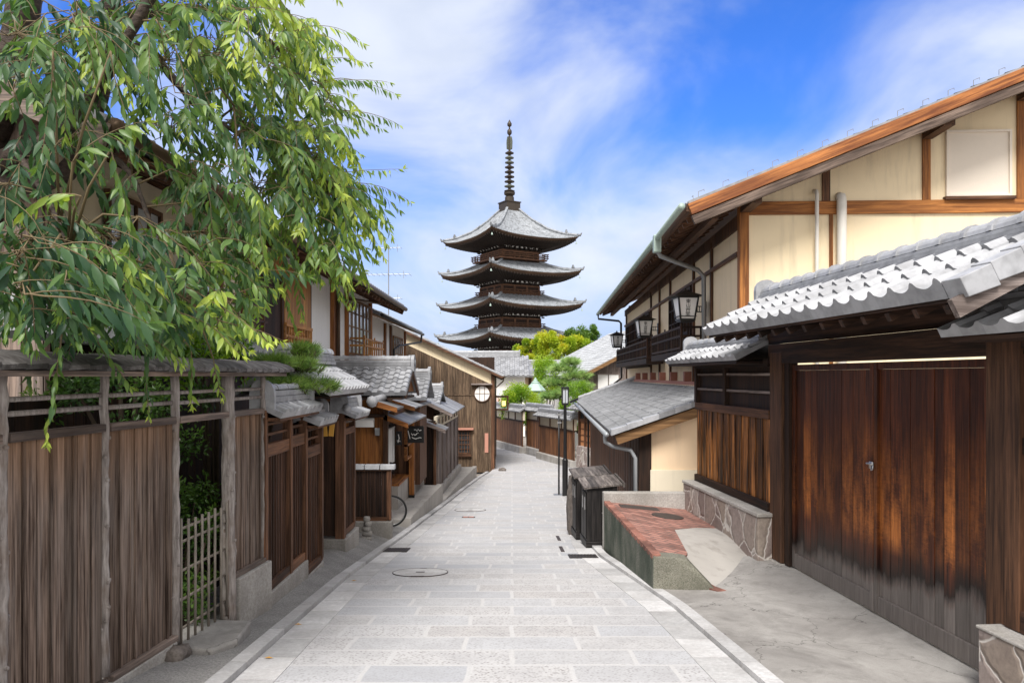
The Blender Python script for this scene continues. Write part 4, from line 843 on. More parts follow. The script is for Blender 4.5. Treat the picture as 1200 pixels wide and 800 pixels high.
m = MB(); m.box(yx(5.5), yx(11.8), -.46, -.39, .98, 1.03); m.box(yx(5.5), yx(11.8), -.45, -.40, .8, .83); m.build('window_rail', 'brown_x', HB)

HC = thing('farther_townhouse', 'white plastered upper storey with lattice window, set back beyond the balcony house', 'house', (-4.65, 22.9, -3.7), PI/2, local=True)
def yc(Y): return Y-22.9
m = MB(); m.box(yc(22.9), yc(33.2), 0, .12, -4.2, 2.0, .5); m.build('wall', 'white_wall', HC)
for Y, mt in ((27.9, 'orange_z'), (29.2, 'brown_z'), (33.1, 'orange_z')):
    m = MB(); m.box(yc(Y)-.1, yc(Y)+.1, -.08, -.001, -1, 1.9); m.build('post', mt, HC)
lattice_window(HC, yc(29.7), yc(32.2), -.03, .15, 1.55, 5, 4, 'tan', 'pale_glass')
m = MB(); m.box(yc(29.5), yc(33), -.2, -.001, -.12, .1); m.build('window_sill', 'brown_x', HC)
m = MB(); tile_roof(m, (yc(22.95), -.7, 1.88), (1, 0, 0), 10.8, (0, 3.6, 1.45), .28, .26, .022, 6, 'pan', .09, 1, (.1, .6)); tile_roof(m, (yc(22.95), 6.5, 1.88), (1, 0, 0), 10.8, (0, -3.6, 1.45), .4, .4, .022, 3, 'pan', .09, 1, (.1, .6)); m.build('tiled_roof', 'roof_tile_dark', HC)
m = MB(); m.hexa([(yc(22.95), -.65, 1.78), (yc(33.6), -.65, 1.78), (yc(33.6), .8, 2.36), (yc(22.95), .8, 2.36), (yc(22.95), -.65, 1.81), (yc(33.6), -.65, 1.81), (yc(33.6), .8, 2.40), (yc(22.95), .8, 2.40)]); m.build('eave_board', 'tan_x', HC)
m = MB(); m.tube([(yc(22.95), -.76, 1.82), (yc(33.7), -.76, 1.80)], .055, 10, .5); m.tube([(yc(33.3), -.74, 1.8), (yc(33.3), -.7, 1.45), (yc(29.6), -.30, 1.15), (yc(29.2), -.16, 1.0), (yc(29.2), -.14, -.8)], .04, 8, .5); m.build('gutter', 'black_metal', HC, smooth=True)
m = MB(); m.prism([(yc(33.2), .0, -4), (yc(33.2), 5.8, -4), (yc(33.2), 5.8, 1.9), (yc(33.2), 2.9, 3.1), (yc(33.2), .0, 2.0)], (-.1, 0, 0)); m.build('gable_wall', 'white_wall', HC)
# aerial on the roof
A = thing('roof_aerial', 'thin television aerial standing on the left roofs', 'aerial', (-4.9, 30.5, 1.9)); m = MB(); m.tube([(-4.9, 30.5, 1.9), (-4.9, 30.5, 5.1)], .022, 6, .5); m.build('mast', 'grey_metal', A)
def yagi(z, half, n, dy, s):
    m = MB(); m.tube([(-4.9-half, 30.5, z), (-4.9+half, 30.5, z+.03)], .013, 5, .5)
    for i in range(n): x = -4.9-half+2*half*i/(n-1); m.tube([(x, 30.5-s, z+.01), (x, 30.5+s, z+.01)], .008, 4, .5)
    m.tube([(-4.9+half*.7, 30.5, z-.14), (-4.9+half*.7, 30.5, z+.16)], .012, 4, .5); m.build('antenna', 'grey_metal', A)
yagi(5.05, .5, 7, .1, .18); yagi(4.0, .85, 9, .1, .45); yagi(3.05, .5, 3, .1, .3)

# --- house with the round window
HD = thing('round_window_house', 'brown board house with a round window where the lane bends', 'house', (-5, 35, -4.3), 0, local=True)
def hx(X): return X+5
def zv(X): return -.02+.47*(-.42-X)      # roof line
m = MB()
for i in range(38):
    X = -6.8+i*.156; j = random.uniform(-.003, .003); za, zb = zv(X)-.62, zv(X+.153)-.62
    m.hexa([(hx(X), j, -4.4), (hx(X+.153), j, -4.4), (hx(X+.153), .03, -4.4), (hx(X), .03, -4.4), (hx(X), j, za), (hx(X+.153), j, zb), (hx(X+.153), .03, zb), (hx(X), .03, za)])
m.build('front_wall', 'weatherbrown_z', HD)
m = MB(); m.box(hx(-12), hx(-6.8), 0, .03, -4.4, 1.4); m.build('front_wall', 'weatherbrown_z', HD)
m = MB(); m.box(hx(-6), hx(-.86), -.03, -.001, -.90, -.86); m.build('board_joint', 'weatherbrown_z', HD)
m = MB(); m.prism([(hx(-.86), -.01, zv(-.86)-.62), (hx(-.86), -.01, zv(-.86)-.05), (hx(-6.5), -.01, zv(-6.5)-.05), (hx(-6.5), -.01, zv(-6.5)-.62)], (0, .06, 0), .5); m.build('cream_band', 'cream', HD)
m = MB(); m.box(hx(-.95), hx(-.80), -.04, .1, -4.4, zv(-.86)-.1); m.build('corner_post', 'brown_z', HD)
m = MB(); m.box(hx(-.92), hx(-.85), .101, 7.0, -4.4, .1); m.build('side_wall', 'dark_z', HD)
m = MB(); m.box(hx(-8), hx(-.95), 6.9, 7.0, -4.4, 1.); m.build('back_wall', 'dark_z', HD)
m = MB(); sl = Vector((-6.1, 0, 2.87)); tile_roof(m, (hx(-.42), -.30, -.02), (0, 1, 0), 7.6, sl, .3, .3, .02, 6, 'pan', .08, 1, (.3, .9)); tile_roof(m, (hx(-12.6), -.30, -.02), (0, 1, 0), 7.6, (6.1, 0, 2.87), .4, .4, .02, 3, 'pan', .08, 1, (.3, .9)); m.build('tiled_roof', 'roof_tile', HD)
m = MB(); m.beam((hx(-.42), -.30, -.10), (hx(-6.5), -.30, 2.77), .05, .10, tint=.3); m.build('barge_board', 'brown_x', HD)
m = MB(); m.hexa([(hx(-.5), -.27, -.12), (hx(-.5), 7.2, -.12), (hx(-6.5), 7.2, 2.70), (hx(-6.5), -.27, 2.70), (hx(-.5), -.27, -.09), (hx(-.5), 7.2, -.09), (hx(-6.5), 7.2, 2.73), (hx(-6.5), -.27, 2.73)]); m.build('eave_board', 'tan_y', HD)
m = MB()
for y in np.arange(-.15, 7, .4): m.beam((hx(-.45), y, -.17), (hx(-.9), y, .04), .06, .07)
m.build('rafters', 'dark_x', HD)
m = MB(); m.tube([(hx(-.38), -.3, -.06), (hx(-.38), 7.2, -.08)], .05, 8, .5); m.tube([(hx(-.38), .1, -.1), (hx(-.4), .1, -.25), (hx(-.8), .05, -.62), (hx(-.78), .05, -4.2)], .03, 8, .5); m.build('gutter', 'copper', HD, smooth=True)
cxr, czr = hx(-1.36), -.82
m = MB()
for j in range(32):
    a, b2 = 2*PI*j/32, 2*PI*(j+1)/32; q = [(cxr+r*math.cos(t), y, czr+r*math.sin(t)) for y in (-.05, .0) for r, t in ((.34, a), (.39, a), (.39, b2), (.34, b2))]; m.hexa(q, .3)
rw = m.build('round_window', 'brown_x', HD); m = MB(); m.lathe([(.345, -.035), (.345, -.02)], (cxr, 0, czr), 32, .5, axis='y'); m.build('paper_pane', 'white_wall', rw)
m = MB()
for s in (-.11, .11): m.box(cxr+s-.012, cxr+s+.012, -.046, -.036, czr-.31, czr+.31)
m.box(cxr-.33, cxr+.33, -.044, -.037, czr-.012, czr+.012); m.build('glazing_bar', 'brown_z', rw)
m = MB(); m.box(hx(-1.85), hx(-.9), -.2, 0, -.42, -.35, .8); m.build('canopy', 'greywood_x', HD)
w = lattice_window(HD, hx(-2.55), hx(-1.9), -.001, -3.55, -2.5, 5, 5, 'brown', 'dark_glass', .06, 'barred_window'); m = MB(); m.box(hx(-2.65), hx(-1.75), -.2, 0, -2.46, -2.38, .6); m.build('window_canopy', 'salmon', HD); m = MB(); m.box(hx(-2.62), hx(-1.85), -.12, 0, -3.68, -3.56, .3); m.build('window_sill', 'brown_x', HD)
m = MB(); m.box(hx(-1.24), hx(-1.08), -.03, -.004, -3.5, -2.62, .5); tag(m.build('nameplate', 'salmon'), 'narrow salmon-coloured plate fixed to the brown board wall', 'plate').location = (-5, 35, 0)
bpy.context.scene.objects['nameplate'].location.z += 0
L_ = thing('bracket_lamp', 'small lit lamp on a wooden bracket at the corner of the round window house', 'lamp', (-.8, 35.9, -1.5)); m = MB(); m.box(-.85, -.16, 35.86, 35.94, -1.02, -.93); m.box(-.85, -.16, 35.86, 35.94, -1.62, -1.54); m.box(-.24, -.16, 35.86, 35.94, -1.54, -1.02); m.build('bracket', 'brown_x', L_)
m = MB(); m.box(-.46, -.30, 35.83, 35.97, -1.40, -1.18, .5); m.build('lamp_shade', 'lamp_glow', L_, bevel=.01)
rock('kerb_rock', 'grey rock lying at the bend by the house corner', 'stone', (-.42, 34.3, -4.22), (.17, .13, .11), 'rock', 4)
# ------------------------------------------------------------------ RIGHT SIDE
# local frame of the gate line: origin at its far end (Y = 13), x towards the camera, front -y towards the lane
GA = math.atan2(-1, .078)
def gu(Y): return (13-Y)*1.003
GO = (4.163-.078*13, 13)
# --- side fence over a rubble wall
RF = thing('tall_board_fence', 'glossy orange-brown board fence with slatted upper band left of the double gate', 'fence', (GO[0], GO[1], -1.79), GA, local=True)
x0, x1 = gu(13.05), gu(10.02)
m = MB(); n = 24
for i in range(n):
    a = lin(x0, x1, i/n)+.003; b = lin(x0, x1, (i+1)/n)-.003; d = (.0, .010)[i % 2]; m.box(a, b, .0-d, .03, -1.66, -.57, random.choice([.05, .2, .35, .6, .9, 1.0]))
m.build('board_panel', 'burnt_z', RF)
m = MB(); m.box(x0, x1, -.05, .05, -1.775, -1.661); m.build('sill', 'dark_x', RF, bevel=.006)
m = MB(); m.box(x0, x1, -.04, .04, -.569, -.45); m.build('beam', 'brown_x', RF, bevel=.005)
for x in (x0+.03, lin(x0, x1, .46)):
    m = MB(); m.box(x-.05, x+.05, -.046, .045, -.449, .20); m.build('post', 'dark_z', RF, bevel=.005)
for z in (-.24, .0):
    m = MB(); m.box(x0, x1, -.02, .01, z, z+.035); m.build('rail', 'greywood_x', RF, bevel=.003)
m = MB(); m.box(x0, x1, .02, .05, -.45, .2, .2); m.build('back_panel', 'dark_z', RF)
m = MB(); m.box(x0, x1, -.05, .05, .12, .22); m.build('head_beam', 'dark_x', RF)
def wall_roof(parent, x0, x1, ze, zr, ov, endl=True):
    m = MB(); tile_roof(m, (x0, -ov, ze), (1, 0, 0), x1-x0, (0, ov, zr-ze), .25, .26, .022, 8, 'pan', .055, 1, (.45, 1)); tile_roof(m, (x0, ov, ze), (1, 0, 0), x1-x0, (0, -ov, zr-ze), .3, .26, .02, 6, 'pan', .05, 1, (.45, 1))
    rf = m.build('tiled_roof', 'roof_tile_light', parent, smooth=False); m = MB(); ridge(m, (x0+.05, 0, zr-.05), (x1-.04, 0, zr-.05), .24, .10, .075, .3, 2); m.build('ridge', 'roof_tile_light', rf)
    m = MB(); endcap(m, (x0+.05, 0, zr-.05), (1, 0, 0), .26, .26, .06); m.build('ridge_end', 'roof_tile_light', rf)
    m = MB(); m.hexa([(x0+.1, -ov+.03, ze-.09), (x1-.02, -ov+.03, ze-.09), (x1-.02, ov-.03, ze-.09), (x0+.1, ov-.03, ze-.09), (x0+.1, -ov+.03, ze-.06), (x1-.02, -ov+.03, ze-.06), (x1-.02, ov-.03, ze-.06), (x0+.1, ov-.03, ze-.06)]); m.build('eave_board', 'dark_x', parent); return rf
wall_roof(RF, gu(13.45), gu(10.15), .25, .47, .44)
RW = thing('rubble_wall', 'low wall of irregular brown stones with pale coping below the board fence', 'wall', (GO[0], GO[1], -2.6), GA, local=True)
m = MB(); m.box(gu(13.12), gu(9.92), -.22, .15, -3.0, -1.825, .5); m.build('stonework', 'rubble_stone', RW, bevel=.015)
m = MB(); m.box(gu(13.14), gu(9.9), -.235, .16, -1.8245, -1.776, .8); m.build('coping', 'granite_base', RW, bevel=.01)
# --- double gate
DG = thing('double_gate', 'broad double gate of red-brown boards bleached grey along the foot, under a heavy tiled roof', 'gate', (GO[0], GO[1], -2.38), GA, local=True)
for a, b in ((gu(9.99), gu(9.64)), (gu(5.95), gu(5.70))):
    m = MB(); m.box(a, b, -.035, .18, -2.36, .30, .1); m.build('gate_post', 'brown_z', DG, bevel=.012)
    m = MB(); m.box(a-.02, b+.02, -.07, .20, -2.6, -2.361, .5); m.build('post_stone', 'granite_base', DG, bevel=.01)
m = MB(); m.box(gu(9.63), gu(9.50), .0, .12, -2.36, .17, .3); m.build('jamb', 'dark_z', DG, bevel=.006)
m = MB(); m.box(gu(10.05), gu(5.4), -.03, .17, .155, .40); m.build('lintel', 'dark_x', DG, bevel=.008)
def gate_leaf(a, b, stile_at_end, nb):
    z0, z1 = -2.35, .133
    m = MB(); xs = [a+.06]
    ws = [random.uniform(.75, 1.35) for _ in range(nb)]; tot = sum(ws)
    for w_ in ws: xs.append(xs[-1]+(b-a-.12)*w_/tot)
    for p, q in zip(xs[:-1], xs[1:]): m.box(p+.003, q-.003, .065+random.uniform(-.003, .003), .095, z0+.17, z1-.07)
    d = m.build('gate_leaf', 'gate_boards', DG)
    m = MB(); m.box(a+.061, b-.061, .045, .10, z0, z0+.169, .5); m.build('bottom_rail', 'gate_boards', d, bevel=.004)
    m = MB(); m.box(a+.061, b-.061, .045, .10, z1-.069, z1, .2); m.build('top_rail', 'gate_boards', d, bevel=.004)
    m = MB(); m.box(a, a+.06, .038, .105, z0, z1, .35); m.build('stile', 'gate_boards', d, bevel=.004); m = MB(); m.box(b-.06, b, .038, .105, z0, z1, .7); m.build('stile', 'gate_boards', d, bevel=.004)
gate_leaf(gu(9.49), gu(7.665), 0, 9); gate_leaf(gu(7.655), gu(6.0), 1, 9)
m = MB(); x = gu(7.66); m.box(x-.05, x+.02, .022, .0375, -.93, -.86, .6); m.tube([(x-.07, .01, -.88), (x+.05, .01, -.88)], .011, 8, .6); m.tube([(x+.02, .012, -.88), (x+.03, .0, -.94), (x+.055, .0, -.93), (x+.05, .012, -.88)], .008, 6, .6); m.build('latch', 'steel', DG, smooth=True)
for (z0, z1, y) in ((.41, .60, .02), (.61, .80, .03)):
    m = MB(); m.box(gu(10.2), gu(5.2), y, y+.05, z0, z1-.004); m.build('upper_board', 'dark_x', DG)
GRx0, GRx1 = gu(10.28), gu(5.12)
m = MB(); S_ = Vector((0, .84, .43)); tile_roof(m, (GRx0, -.82, .60), (1, 0, 0), GRx1-GRx0-.17, S_, .285, .30, .035, 12, 'pan', .085, 1.35, (.5, 1)); rf = m.build('tiled_roof', 'roof_tile_light', DG)
m = MB(); tile_roof(m, (GRx0, .86, .60), (1, 0, 0), GRx1-GRx0, Vector((0, -.84, .43)), .3, .28, .035, 8, 'pan', .085, 1.6, (.5, 1)); m.build('rear_tiles', 'roof_tile_light', rf)
# verge tiles at the near end
m = MB(); N_ = Vector((0, -.43, .84)).normalized()
for i in range(4):
    a = Vector((GRx1-.165, -.82, .60))+S_*(i/4)+N_*(.045-.0); b = Vector((GRx1-.165, -.82, .60))+S_*((i+1)/4)+N_*.015; e = Vector((.20, 0, 0)); dn = -N_*.14
    m.hexa([a+dn, a+e+dn, b+e+dn, b+dn, a, a+e, b+e+N_*.02, b+N_*.02], random.uniform(.5, .9))
m.build('verge_tile', 'roof_tile_light', rf, bevel=.006)
m = MB(); ridge(m, (GRx0+.12, 0, .985), (GRx1-.05, 0, .985), .28, .11, .09, .32, 3); m.build('ridge', 'roof_tile_light', rf)
m = MB(); endcap(m, (GRx0+.09, 0, .95), (1, 0, 0), .30, .32, .08); m.build('ridge_end', 'roof_tile_light', rf); m = MB(); endcap(m, (GRx1-.02, 0, .95), (1, 0, 0), .42, .48, .09); m.tube([(GRx1-.2, -.10, 1.2), (GRx1+.06, -.10, 1.2)], .08, 14, .6); m.build('ridge_end', 'roof_tile_light', rf)
m = MB(); m.hexa([(GRx0+.05, -.76, .50), (GRx1-.05, -.76, .50), (GRx1-.05, 0, .89), (GRx0+.05, 0, .89), (GRx0+.05, -.76, .53), (GRx1-.05, -.76, .53), (GRx1-.05, 0, .92), (GRx0+.05, 0, .92)]); m.hexa([(GRx0+.05, .002, .89), (GRx1-.05, .002, .89), (GRx1-.05, .8, .50), (GRx0+.05, .8, .50), (GRx0+.05, .002, .92), (GRx1-.05, .002, .92), (GRx1-.05, .8, .53), (GRx0+.05, .8, .53)]); m.build('eave_board', 'dark_x', DG)
m = MB()
for x in np.arange(GRx0+.25, GRx1-.1, .36): m.beam((x, -.74, .455), (x, .0, .84), .06, .07)
m.build('rafters', 'dark_y', DG)
m = MB(); m.beam((GRx1-.03, -.84, .44), (GRx1-.03, 0, .87), .05, .13, tint=.5); m.build('barge_board', 'greywood_y', DG)
m = MB(); m.box(gu(10.0), gu(5.2), -.06, .06, .72, .86); m.build('ridge_beam', 'dark_x', DG)
# --- near fence right of the gate
NF = thing('near_board_fence', 'orange-brown board fence at the right edge beside the gate post', 'fence', (GO[0], GO[1], -1.87), GA, local=True)
x0, x1 = gu(5.715), gu(3.2)
m = MB()
for i in range(14): a = lin(x0+.16, x1, i/14); b = lin(x0+.16, x1, (i+1)/14); m.box(a+.003, b-.003, -.01*(i % 2), .03, -1.70, -.57, random.choice([.1, .3, .5, .8, 1.]))
m.build('board_panel', 'burnt_z', NF)
m = MB(); m.box(x0, x0+.155, -.06, .07, -1.86, .3, .3); m.build('post', 'brown_z', NF, bevel=.008)
m = MB(); m.box(x0+.16, x1, -.06, .05, -1.86, -1.701); m.build('sill', 'dark_x', NF, bevel=.006); m = MB(); m.box(x0+.16, x1, -.04, .04, -.569, -.45); m.build('beam', 'dark_x', NF)
m = MB(); m.box(x0+.16, x1, .02, .05, -.45, .2, .2); m.build('back_panel', 'dark_z', NF); m = MB(); m.box(x0, x1, -.05, .05, .2, .3); m.build('head_beam', 'dark_x', NF)
wall_roof(NF, gu(5.98)+.08, gu(2.9), .34, .56, .45)
NW = thing('stone_plinth', 'block of dark cut stones under the near fence at the right edge', 'wall', (GO[0], GO[1], -2.5), GA, local=True)
m = MB(); m.box(gu(5.78), gu(2.9), -.22, .14, -2.9, -1.89, .5); m.build('stonework', 'rubble_stone', NW, bevel=.02); m = MB(); m.box(gu(5.79), gu(2.9), -.23, .15, -1.8895, -1.865, .7); m.build('coping', 'granite_base', NW, bevel=.008)

# --- brick terrace with ramp
BT = thing('brick_terrace', 'raised terrace with green-stained granite side, red brick paving and a concrete ramp', 'terrace', (1.6, 9.05, -2.6))
zt = -2.13
A_, B_, E_ = Vector((1.67, 9.10, zt)), Vector((1.555, 13.0, zt)), Vector((2.24, 9.0, -2.50))
m = MB(); m.hexa([(A_.x, A_.y, -3.2), (A_.x+.14, A_.y, -3.2), (B_.x+.14, 13.0, -3.4), (B_.x, 13.0, -3.4), (A_.x, A_.y, zt-.03), (A_.x+.14, A_.y, zt-.03), (B_.x+.14, 13.0, zt-.03), (B_.x, 13.0, zt-.03)], .5); m.build('side_wall', 'granite_green', BT)
m = MB(); m.prism([(A_.x+.002, A_.y-.002, -3.1), (A_.x+.002, A_.y-.002, zt-.012), (1.92, 9.06, zt-.01), (2.06, 9.03, zt-.03), (2.34, 8.86, -2.46), (2.38, 8.84, -3.1)], (.02, .25, 0), .5); m.build('front_face', 'granite_speckle', BT, bevel=.015)
m = MB(); m.box(1.552, 3.0, 13.005, 13.2, -3.4, -1.98, .6); m.build('back_kerb', 'granite_base', BT, bevel=.015)
# brick paving
def in_brick(x, y): return True
m = MB(); ztop = lambda x: zt-.10*max(0, x-1.62)
poly = [(A_.x+.0, 9.12), (1.95, 9.08), (2.10, 9.3), (2.16, 9.45), (2.33, 11.0), (2.72, 11.35), (3.12, 11.5), (3.02, 13.0), (B_.x, 13.0)]
m.prism([(x, y, ztop(x)-.026) for x, y in poly], (0, 0, .026), .5); m.build('brick_paving', 'brick_pave', BT)
m = MB()
for k in range(19):
    a = k*.205; y0 = 9.13+a; xk = lin(A_.x, B_.x, (y0-9.1)/3.9); m.box(xk-.004, xk+.10, y0, y0+.198, zt-.05, zt+.012)
m.build('brick_edging', 'red_brick', BT, bevel=.004)
def rz(x, y): # ramp surface falls towards the driveway
    k = max(0, min(1, (x-2.1)/1.1)); s = lin(9.9, 11.3, k); e = lin(8.85, 9.6, k); t = max(0, min(1, (s-y)/(s-e))); return lin(ztop(x)-.004, -2.475, t*t*(3-2*t))
EX = lambda y: 2.12 if y > 9.35 else 2.12+(9.35-y)*.5
ys = list(np.arange(8.7, 11.61, .1)); m, uv = sheet(ys, EX, lambda y: GX(y)-.12, rz, 12)
m.build('ramp', 'concrete', BT, smooth=True)
m = MB()
for k in range(3):
    y = 8.76+k*.205; yb = y+.2; xa, xb = EX(y)-.07, EX(yb)-.07; za, zb_ = rz(EX(y), y), rz(EX(yb), yb)
    m.hexa([(xa, y, za-.1), (xa+.13, y, za-.1), (xb+.13, yb, zb_-.1), (xb, yb, zb_-.1), (xa, y, za+.022), (xa+.13, y, za+.022), (xb+.13, yb, zb_+.022), (xb, yb, zb_+.022)])
m.build('ramp_edging', 'red_brick', BT, bevel=.004)
m = MB(); m.lathe([(.25, -.02), (.25, .006), (.235, .009)], (0, 0, 0), 28, .5); o = tag(m.build('manhole_cover', 'iron_lid'), 'round iron cover set in the red brick terrace', 'manhole cover'); o.location = (2.45, 12.1, ztop(2.45)); o.rotation_euler = (0, math.atan(.10), 0)
m = MB(); m.hexa([(1.78, 12.55, ztop(1.78)-.02), (2.42, 12.55, ztop(2.42)-.02), (2.42, 12.85, ztop(2.42)-.02), (1.78, 12.85, ztop(1.78)-.02), (1.78, 12.55, ztop(1.78)+.006), (2.42, 12.55, ztop(2.42)+.006), (2.42, 12.85, ztop(2.42)+.006), (1.78, 12.85, ztop(1.78)+.006)], .4); tag(m.build('access_hatch', 'iron_lid', bevel=.004), 'rectangular dark hatch in the brick terrace by its back kerb', 'hatch')

# --- bin boxes
def bin_box(label, x, y, zb, w=.54, d=.72, h=1.08):
    t = thing('bin_box', label, 'bin', (x, y, zb), R(3), group='wooden bin housings by the lane', local=True); OFF[t.name] = Vector()
    m = MB(); m.box(0, w, 0, d, .12, h-.06, .2); m.build('body', 'blackwood_z', t, bevel=.005)
    m = MB(); m.box(-.02, w+.02, -.02, d+.02, .0, .119, .3); m.build('plinth', 'blackwood_x', t, bevel=.005)
    m = MB(); n = 5
    for i in range(n):
        a, b = -.06+(w+.14)*i/n, -.06+(w+.14)*(i+1)/n-.004; za, zb2 = h-.04+.06*i/n, h-.04+.06*(i+1)/n; q = .07
        m.hexa([(a, -.05, za), (b, -.05, zb2), (b, d+.05, zb2+q), (a, d+.05, za+q), (a, -.05, za+.03), (b, -.05, zb2+.03), (b, d+.05, zb2+.03+q), (a, d+.05, za+.03+q)])
    lid = m.build('lid', 'lid_boards', t)
    m = MB(); m.beam((w+.104, -.06, h+.03), (w+.104, d+.06, h+.10), .04, .07, tint=.3); m.build('lid_rail', 'lid_boards', lid)
    m = MB(); m.prism([(0.01, .0-.012, h-.061), (w-.01, -.012, h-.061), (w-.01, -.012, h+.012), (.01, -.012, h-.038)], (0, d, 0), .3); m.build('upper_side', 'blackwood_z', t)
    for k in range(2):
        m = MB(); m.box(-.018, -.002, .04+k*.25, .25+k*.25, .16, h-.12, .3); dd = m.build('door', 'blackwood_z', t); m = MB(); m.box(-.026, -.0185, .10+k*.25, .16+k*.25, h-.42, h-.2, .9); m.build('label_plate', 'steel', dd)
    m = MB(); m.lathe([(.02, 0), (.02, -.012), (.008, -.02)], (w*.52, -.001, .62), 12, .8, axis='y'); m.build('knob', 'steel', t); return t
bin_box('black wooden bin box nearest the brick terrace', 1.315, 13.45, gz(13.5)+.0)
bin_box('second black bin box behind the first, partly hidden', 1.235, 14.62, gz(14.7)+.02, h=1.2)
rock('boulder', 'rough brown upright boulder beyond the bin boxes', 'stone', (1.36, 15.5, -2.7), (.24, .36, .72), 'rock', 6)

# --- large plastered house
HA = -math.atan(.047)
BH = thing('plastered_house', 'large cream plastered house with orange timbers, balconies and a low tiled lean-to', 'house', (4.15, 14, -3.1), HA, local=True)   # local x right, y back
m = MB(); m.prism([(.06, .06, -3.6), (13.9, .06, -3.6), (13.9, .06, 3.2), (7, .06, 5.9), (.06, .06, 3.2)], (0, .12, 0), .5); m.build('gable_wall', 'cream', BH)
m = MB(); m.box(.06, .18, .181, 21.3, -3.6, 3.0, .5); m.build('side_wall', 'cream_side', BH); m = MB(); m.box(.2, 13.9, 21.2, 21.3, -3.6, 3.2); m.build('back_wall', 'cream', BH)
zr = lambda x: 2.98+.398*(x+1.08)          # roof top plane
m = MB(); m.box(.0, .17, -.0, .19, -3.6, 3.2, .7); m.build('corner_post', 'orange_z', BH, bevel=.006)
m = MB(); m.box(.172, 12, .01, .055, 2.93, 3.17, .8); m.build('tie_beam', 'orange_x', BH, bevel=.006)
for x, mt, z0, z1 in ((1.56, 'brown_z', 3.172, 0), (3.34, 'orange_z', 3.172, 0), (5.0, 'orange_z', 3.172, 0), (7, 'orange_z', 3.172, 0)):
    m = MB(); m.box(x-.07, x+.07, .015, .055, z0, zr(x)-.3, .5); m.build('stud', mt, BH, bevel=.004)
m = MB(); m.box(1.62, 1.68, .02, .055, -2.5, 2.928, .3); m.build('stud', 'orange_z', BH)
for x, r, zt2, mt in ((1.36, .035, 3.36, 'white_pvc'), (1.80, .085, 3.25, 'white_pvc')):
    m = MB(); m.tube([(x, -.07, -2.5), (x, -.07, zt2-.1), (x, -.05, zt2-.03), (x-.0, .055, zt2)], r, 12, .6); m.build('vent_pipe', mt, BH, smooth=True)
m = MB(); f = .045; x0, x1, z0, z1 = 3.68, 4.83, 3.22, 4.42
m.box(x0, x1, .0, .055, z0, z0+f); m.box(x0, x1, .0, .055, z1-f, z1); m.box(x0, x0+f, .0, .055, z0+f, z1-f); m.box(x1-f, x1, .0, .055, z0+f, z1-f); w = m.build('window', 'blind', BH, bevel=.004)
m = MB(); m.box(x0+f, x1-f, .035, .05, z0+f, z1-f, .5); m.build('blind', 'blind', w); m = MB(); m.box(x0-.04, x1+.04, -.05, .055, z0-.06, z0-.002, .3); m.build('sill', 'brown_x', w)
# roof
m = MB(); S_ = Vector((8.08, 0, .398*8.08)); tile_roof(m, (-1.08, -.85, 2.98), (0, 1, 0), 22.6, S_, .30, .3, .02, 5, 'pan', .10, .8, (.3, .9)); tile_roof(m, (15.08, -.85, 2.98), (0, 1, 0), 22.6, (-8.08, 0, S_.z), .5, .5, .02, 3, 'pan', .1, 1); rf = m.build('tiled_roof', 'slate_roof', BH)
m = MB(); ridge(m, (7, -.8, 6.15), (7, 21.6, 6.15), .4, .3, .12, .5); m.build('ridge', 'roof_tile', rf)
m = MB(); m.beam((-1.06, -.87, 2.85), (7.02, -.87, 2.85+S_.z), .06, .20, tint=.9); m.build('barge_board', 'barge_x', BH, bevel=.006)
m = MB(); m.beam((-1.0, -.845, 2.665), (7.02, -.845, 2.665+8.02*.398), .09, .15, tint=.1); m.build('barge_moulding', 'bargegrey_x', BH, bevel=.006)
m = MB(); m.hexa([(-1.0, -.8, 2.86), (7, -.8, 2.86+8*.398), (7, 21.6, 2.86+8*.398), (-1.0, 21.6, 2.86), (-1.0, -.8, 2.89), (7, -.8, 2.89+8*.398), (7, 21.6, 2.89+8*.398), (-1.0, 21.6, 2.89)]); m.build('soffit', 'brown_y', BH)
m = MB()
for y in np.arange(-.6, 21.5, .45): m.beam((-.98, y, 2.79), (.06, y, 3.205), .07, .09)
m.build('rafters', 'brown_x', BH)
for x in (.1, 3.34, 5.0):
    m = MB(); m.box(x-.09, x+.09, -.78, .0, zr(x)-.48, zr(x)-.31); m.build('purlin', 'brown_y', BH)
m = MB(); m.box(-.62, -.5, -.6, 21.4, 2.74, 2.86); m.build('eave_purlin', 'brown_y', BH)
m = MB(); m.hexa([(-1.11, -.85, 2.82), (-1.03, -.85, 2.82), (-1.03, 21.7, 2.82), (-1.11, 21.7, 2.82), (-1.11, -.85, 2.95), (-1.03, -.85, 2.95), (-1.03, 21.7, 2.95), (-1.11, 21.7, 2.95)], .4); m.build('eave_fascia', 'brown_y', BH)
m = MB(); m.tube([(-1.20, -.9, 2.90), (-1.20, 21.75, 2.86)], .06, 12, .5); m.build('gutter', 'pale_green_metal', BH, smooth=True)
m = MB(); m.tube([(-1.20, 2.1, 2.86), (-1.20, 2.1, 2.62), (-1.12, 2.15, 2.52), (-.25, 2.6, 2.28), (-.12, 2.65, 2.15), (-.10, 2.65, -.1)], .05, 10, .5); m.build('downpipe', 'grey_metal', BH, smooth=True)
m = MB(); m.box(-1.28, -1.12, 2.0, 2.2, 2.58, 2.95, .6); m.build('rain_hopper', 'pale_green_metal', BH, bevel=.02)
m = MB(); m.tube([(-1.20, 21.2, 2.84), (-1.18, 21.2, 2.6), (-.25, 21.2, 2.5), (-.15, 21.2, 2.4), (-.13, 21.2, -.1), (-.5, 21.2, -.4), (-2.5, 20.6, -1.2)], .05, 8, .5); m.build('downpipe', 'black_metal', BH, smooth=True)
sg = MB()
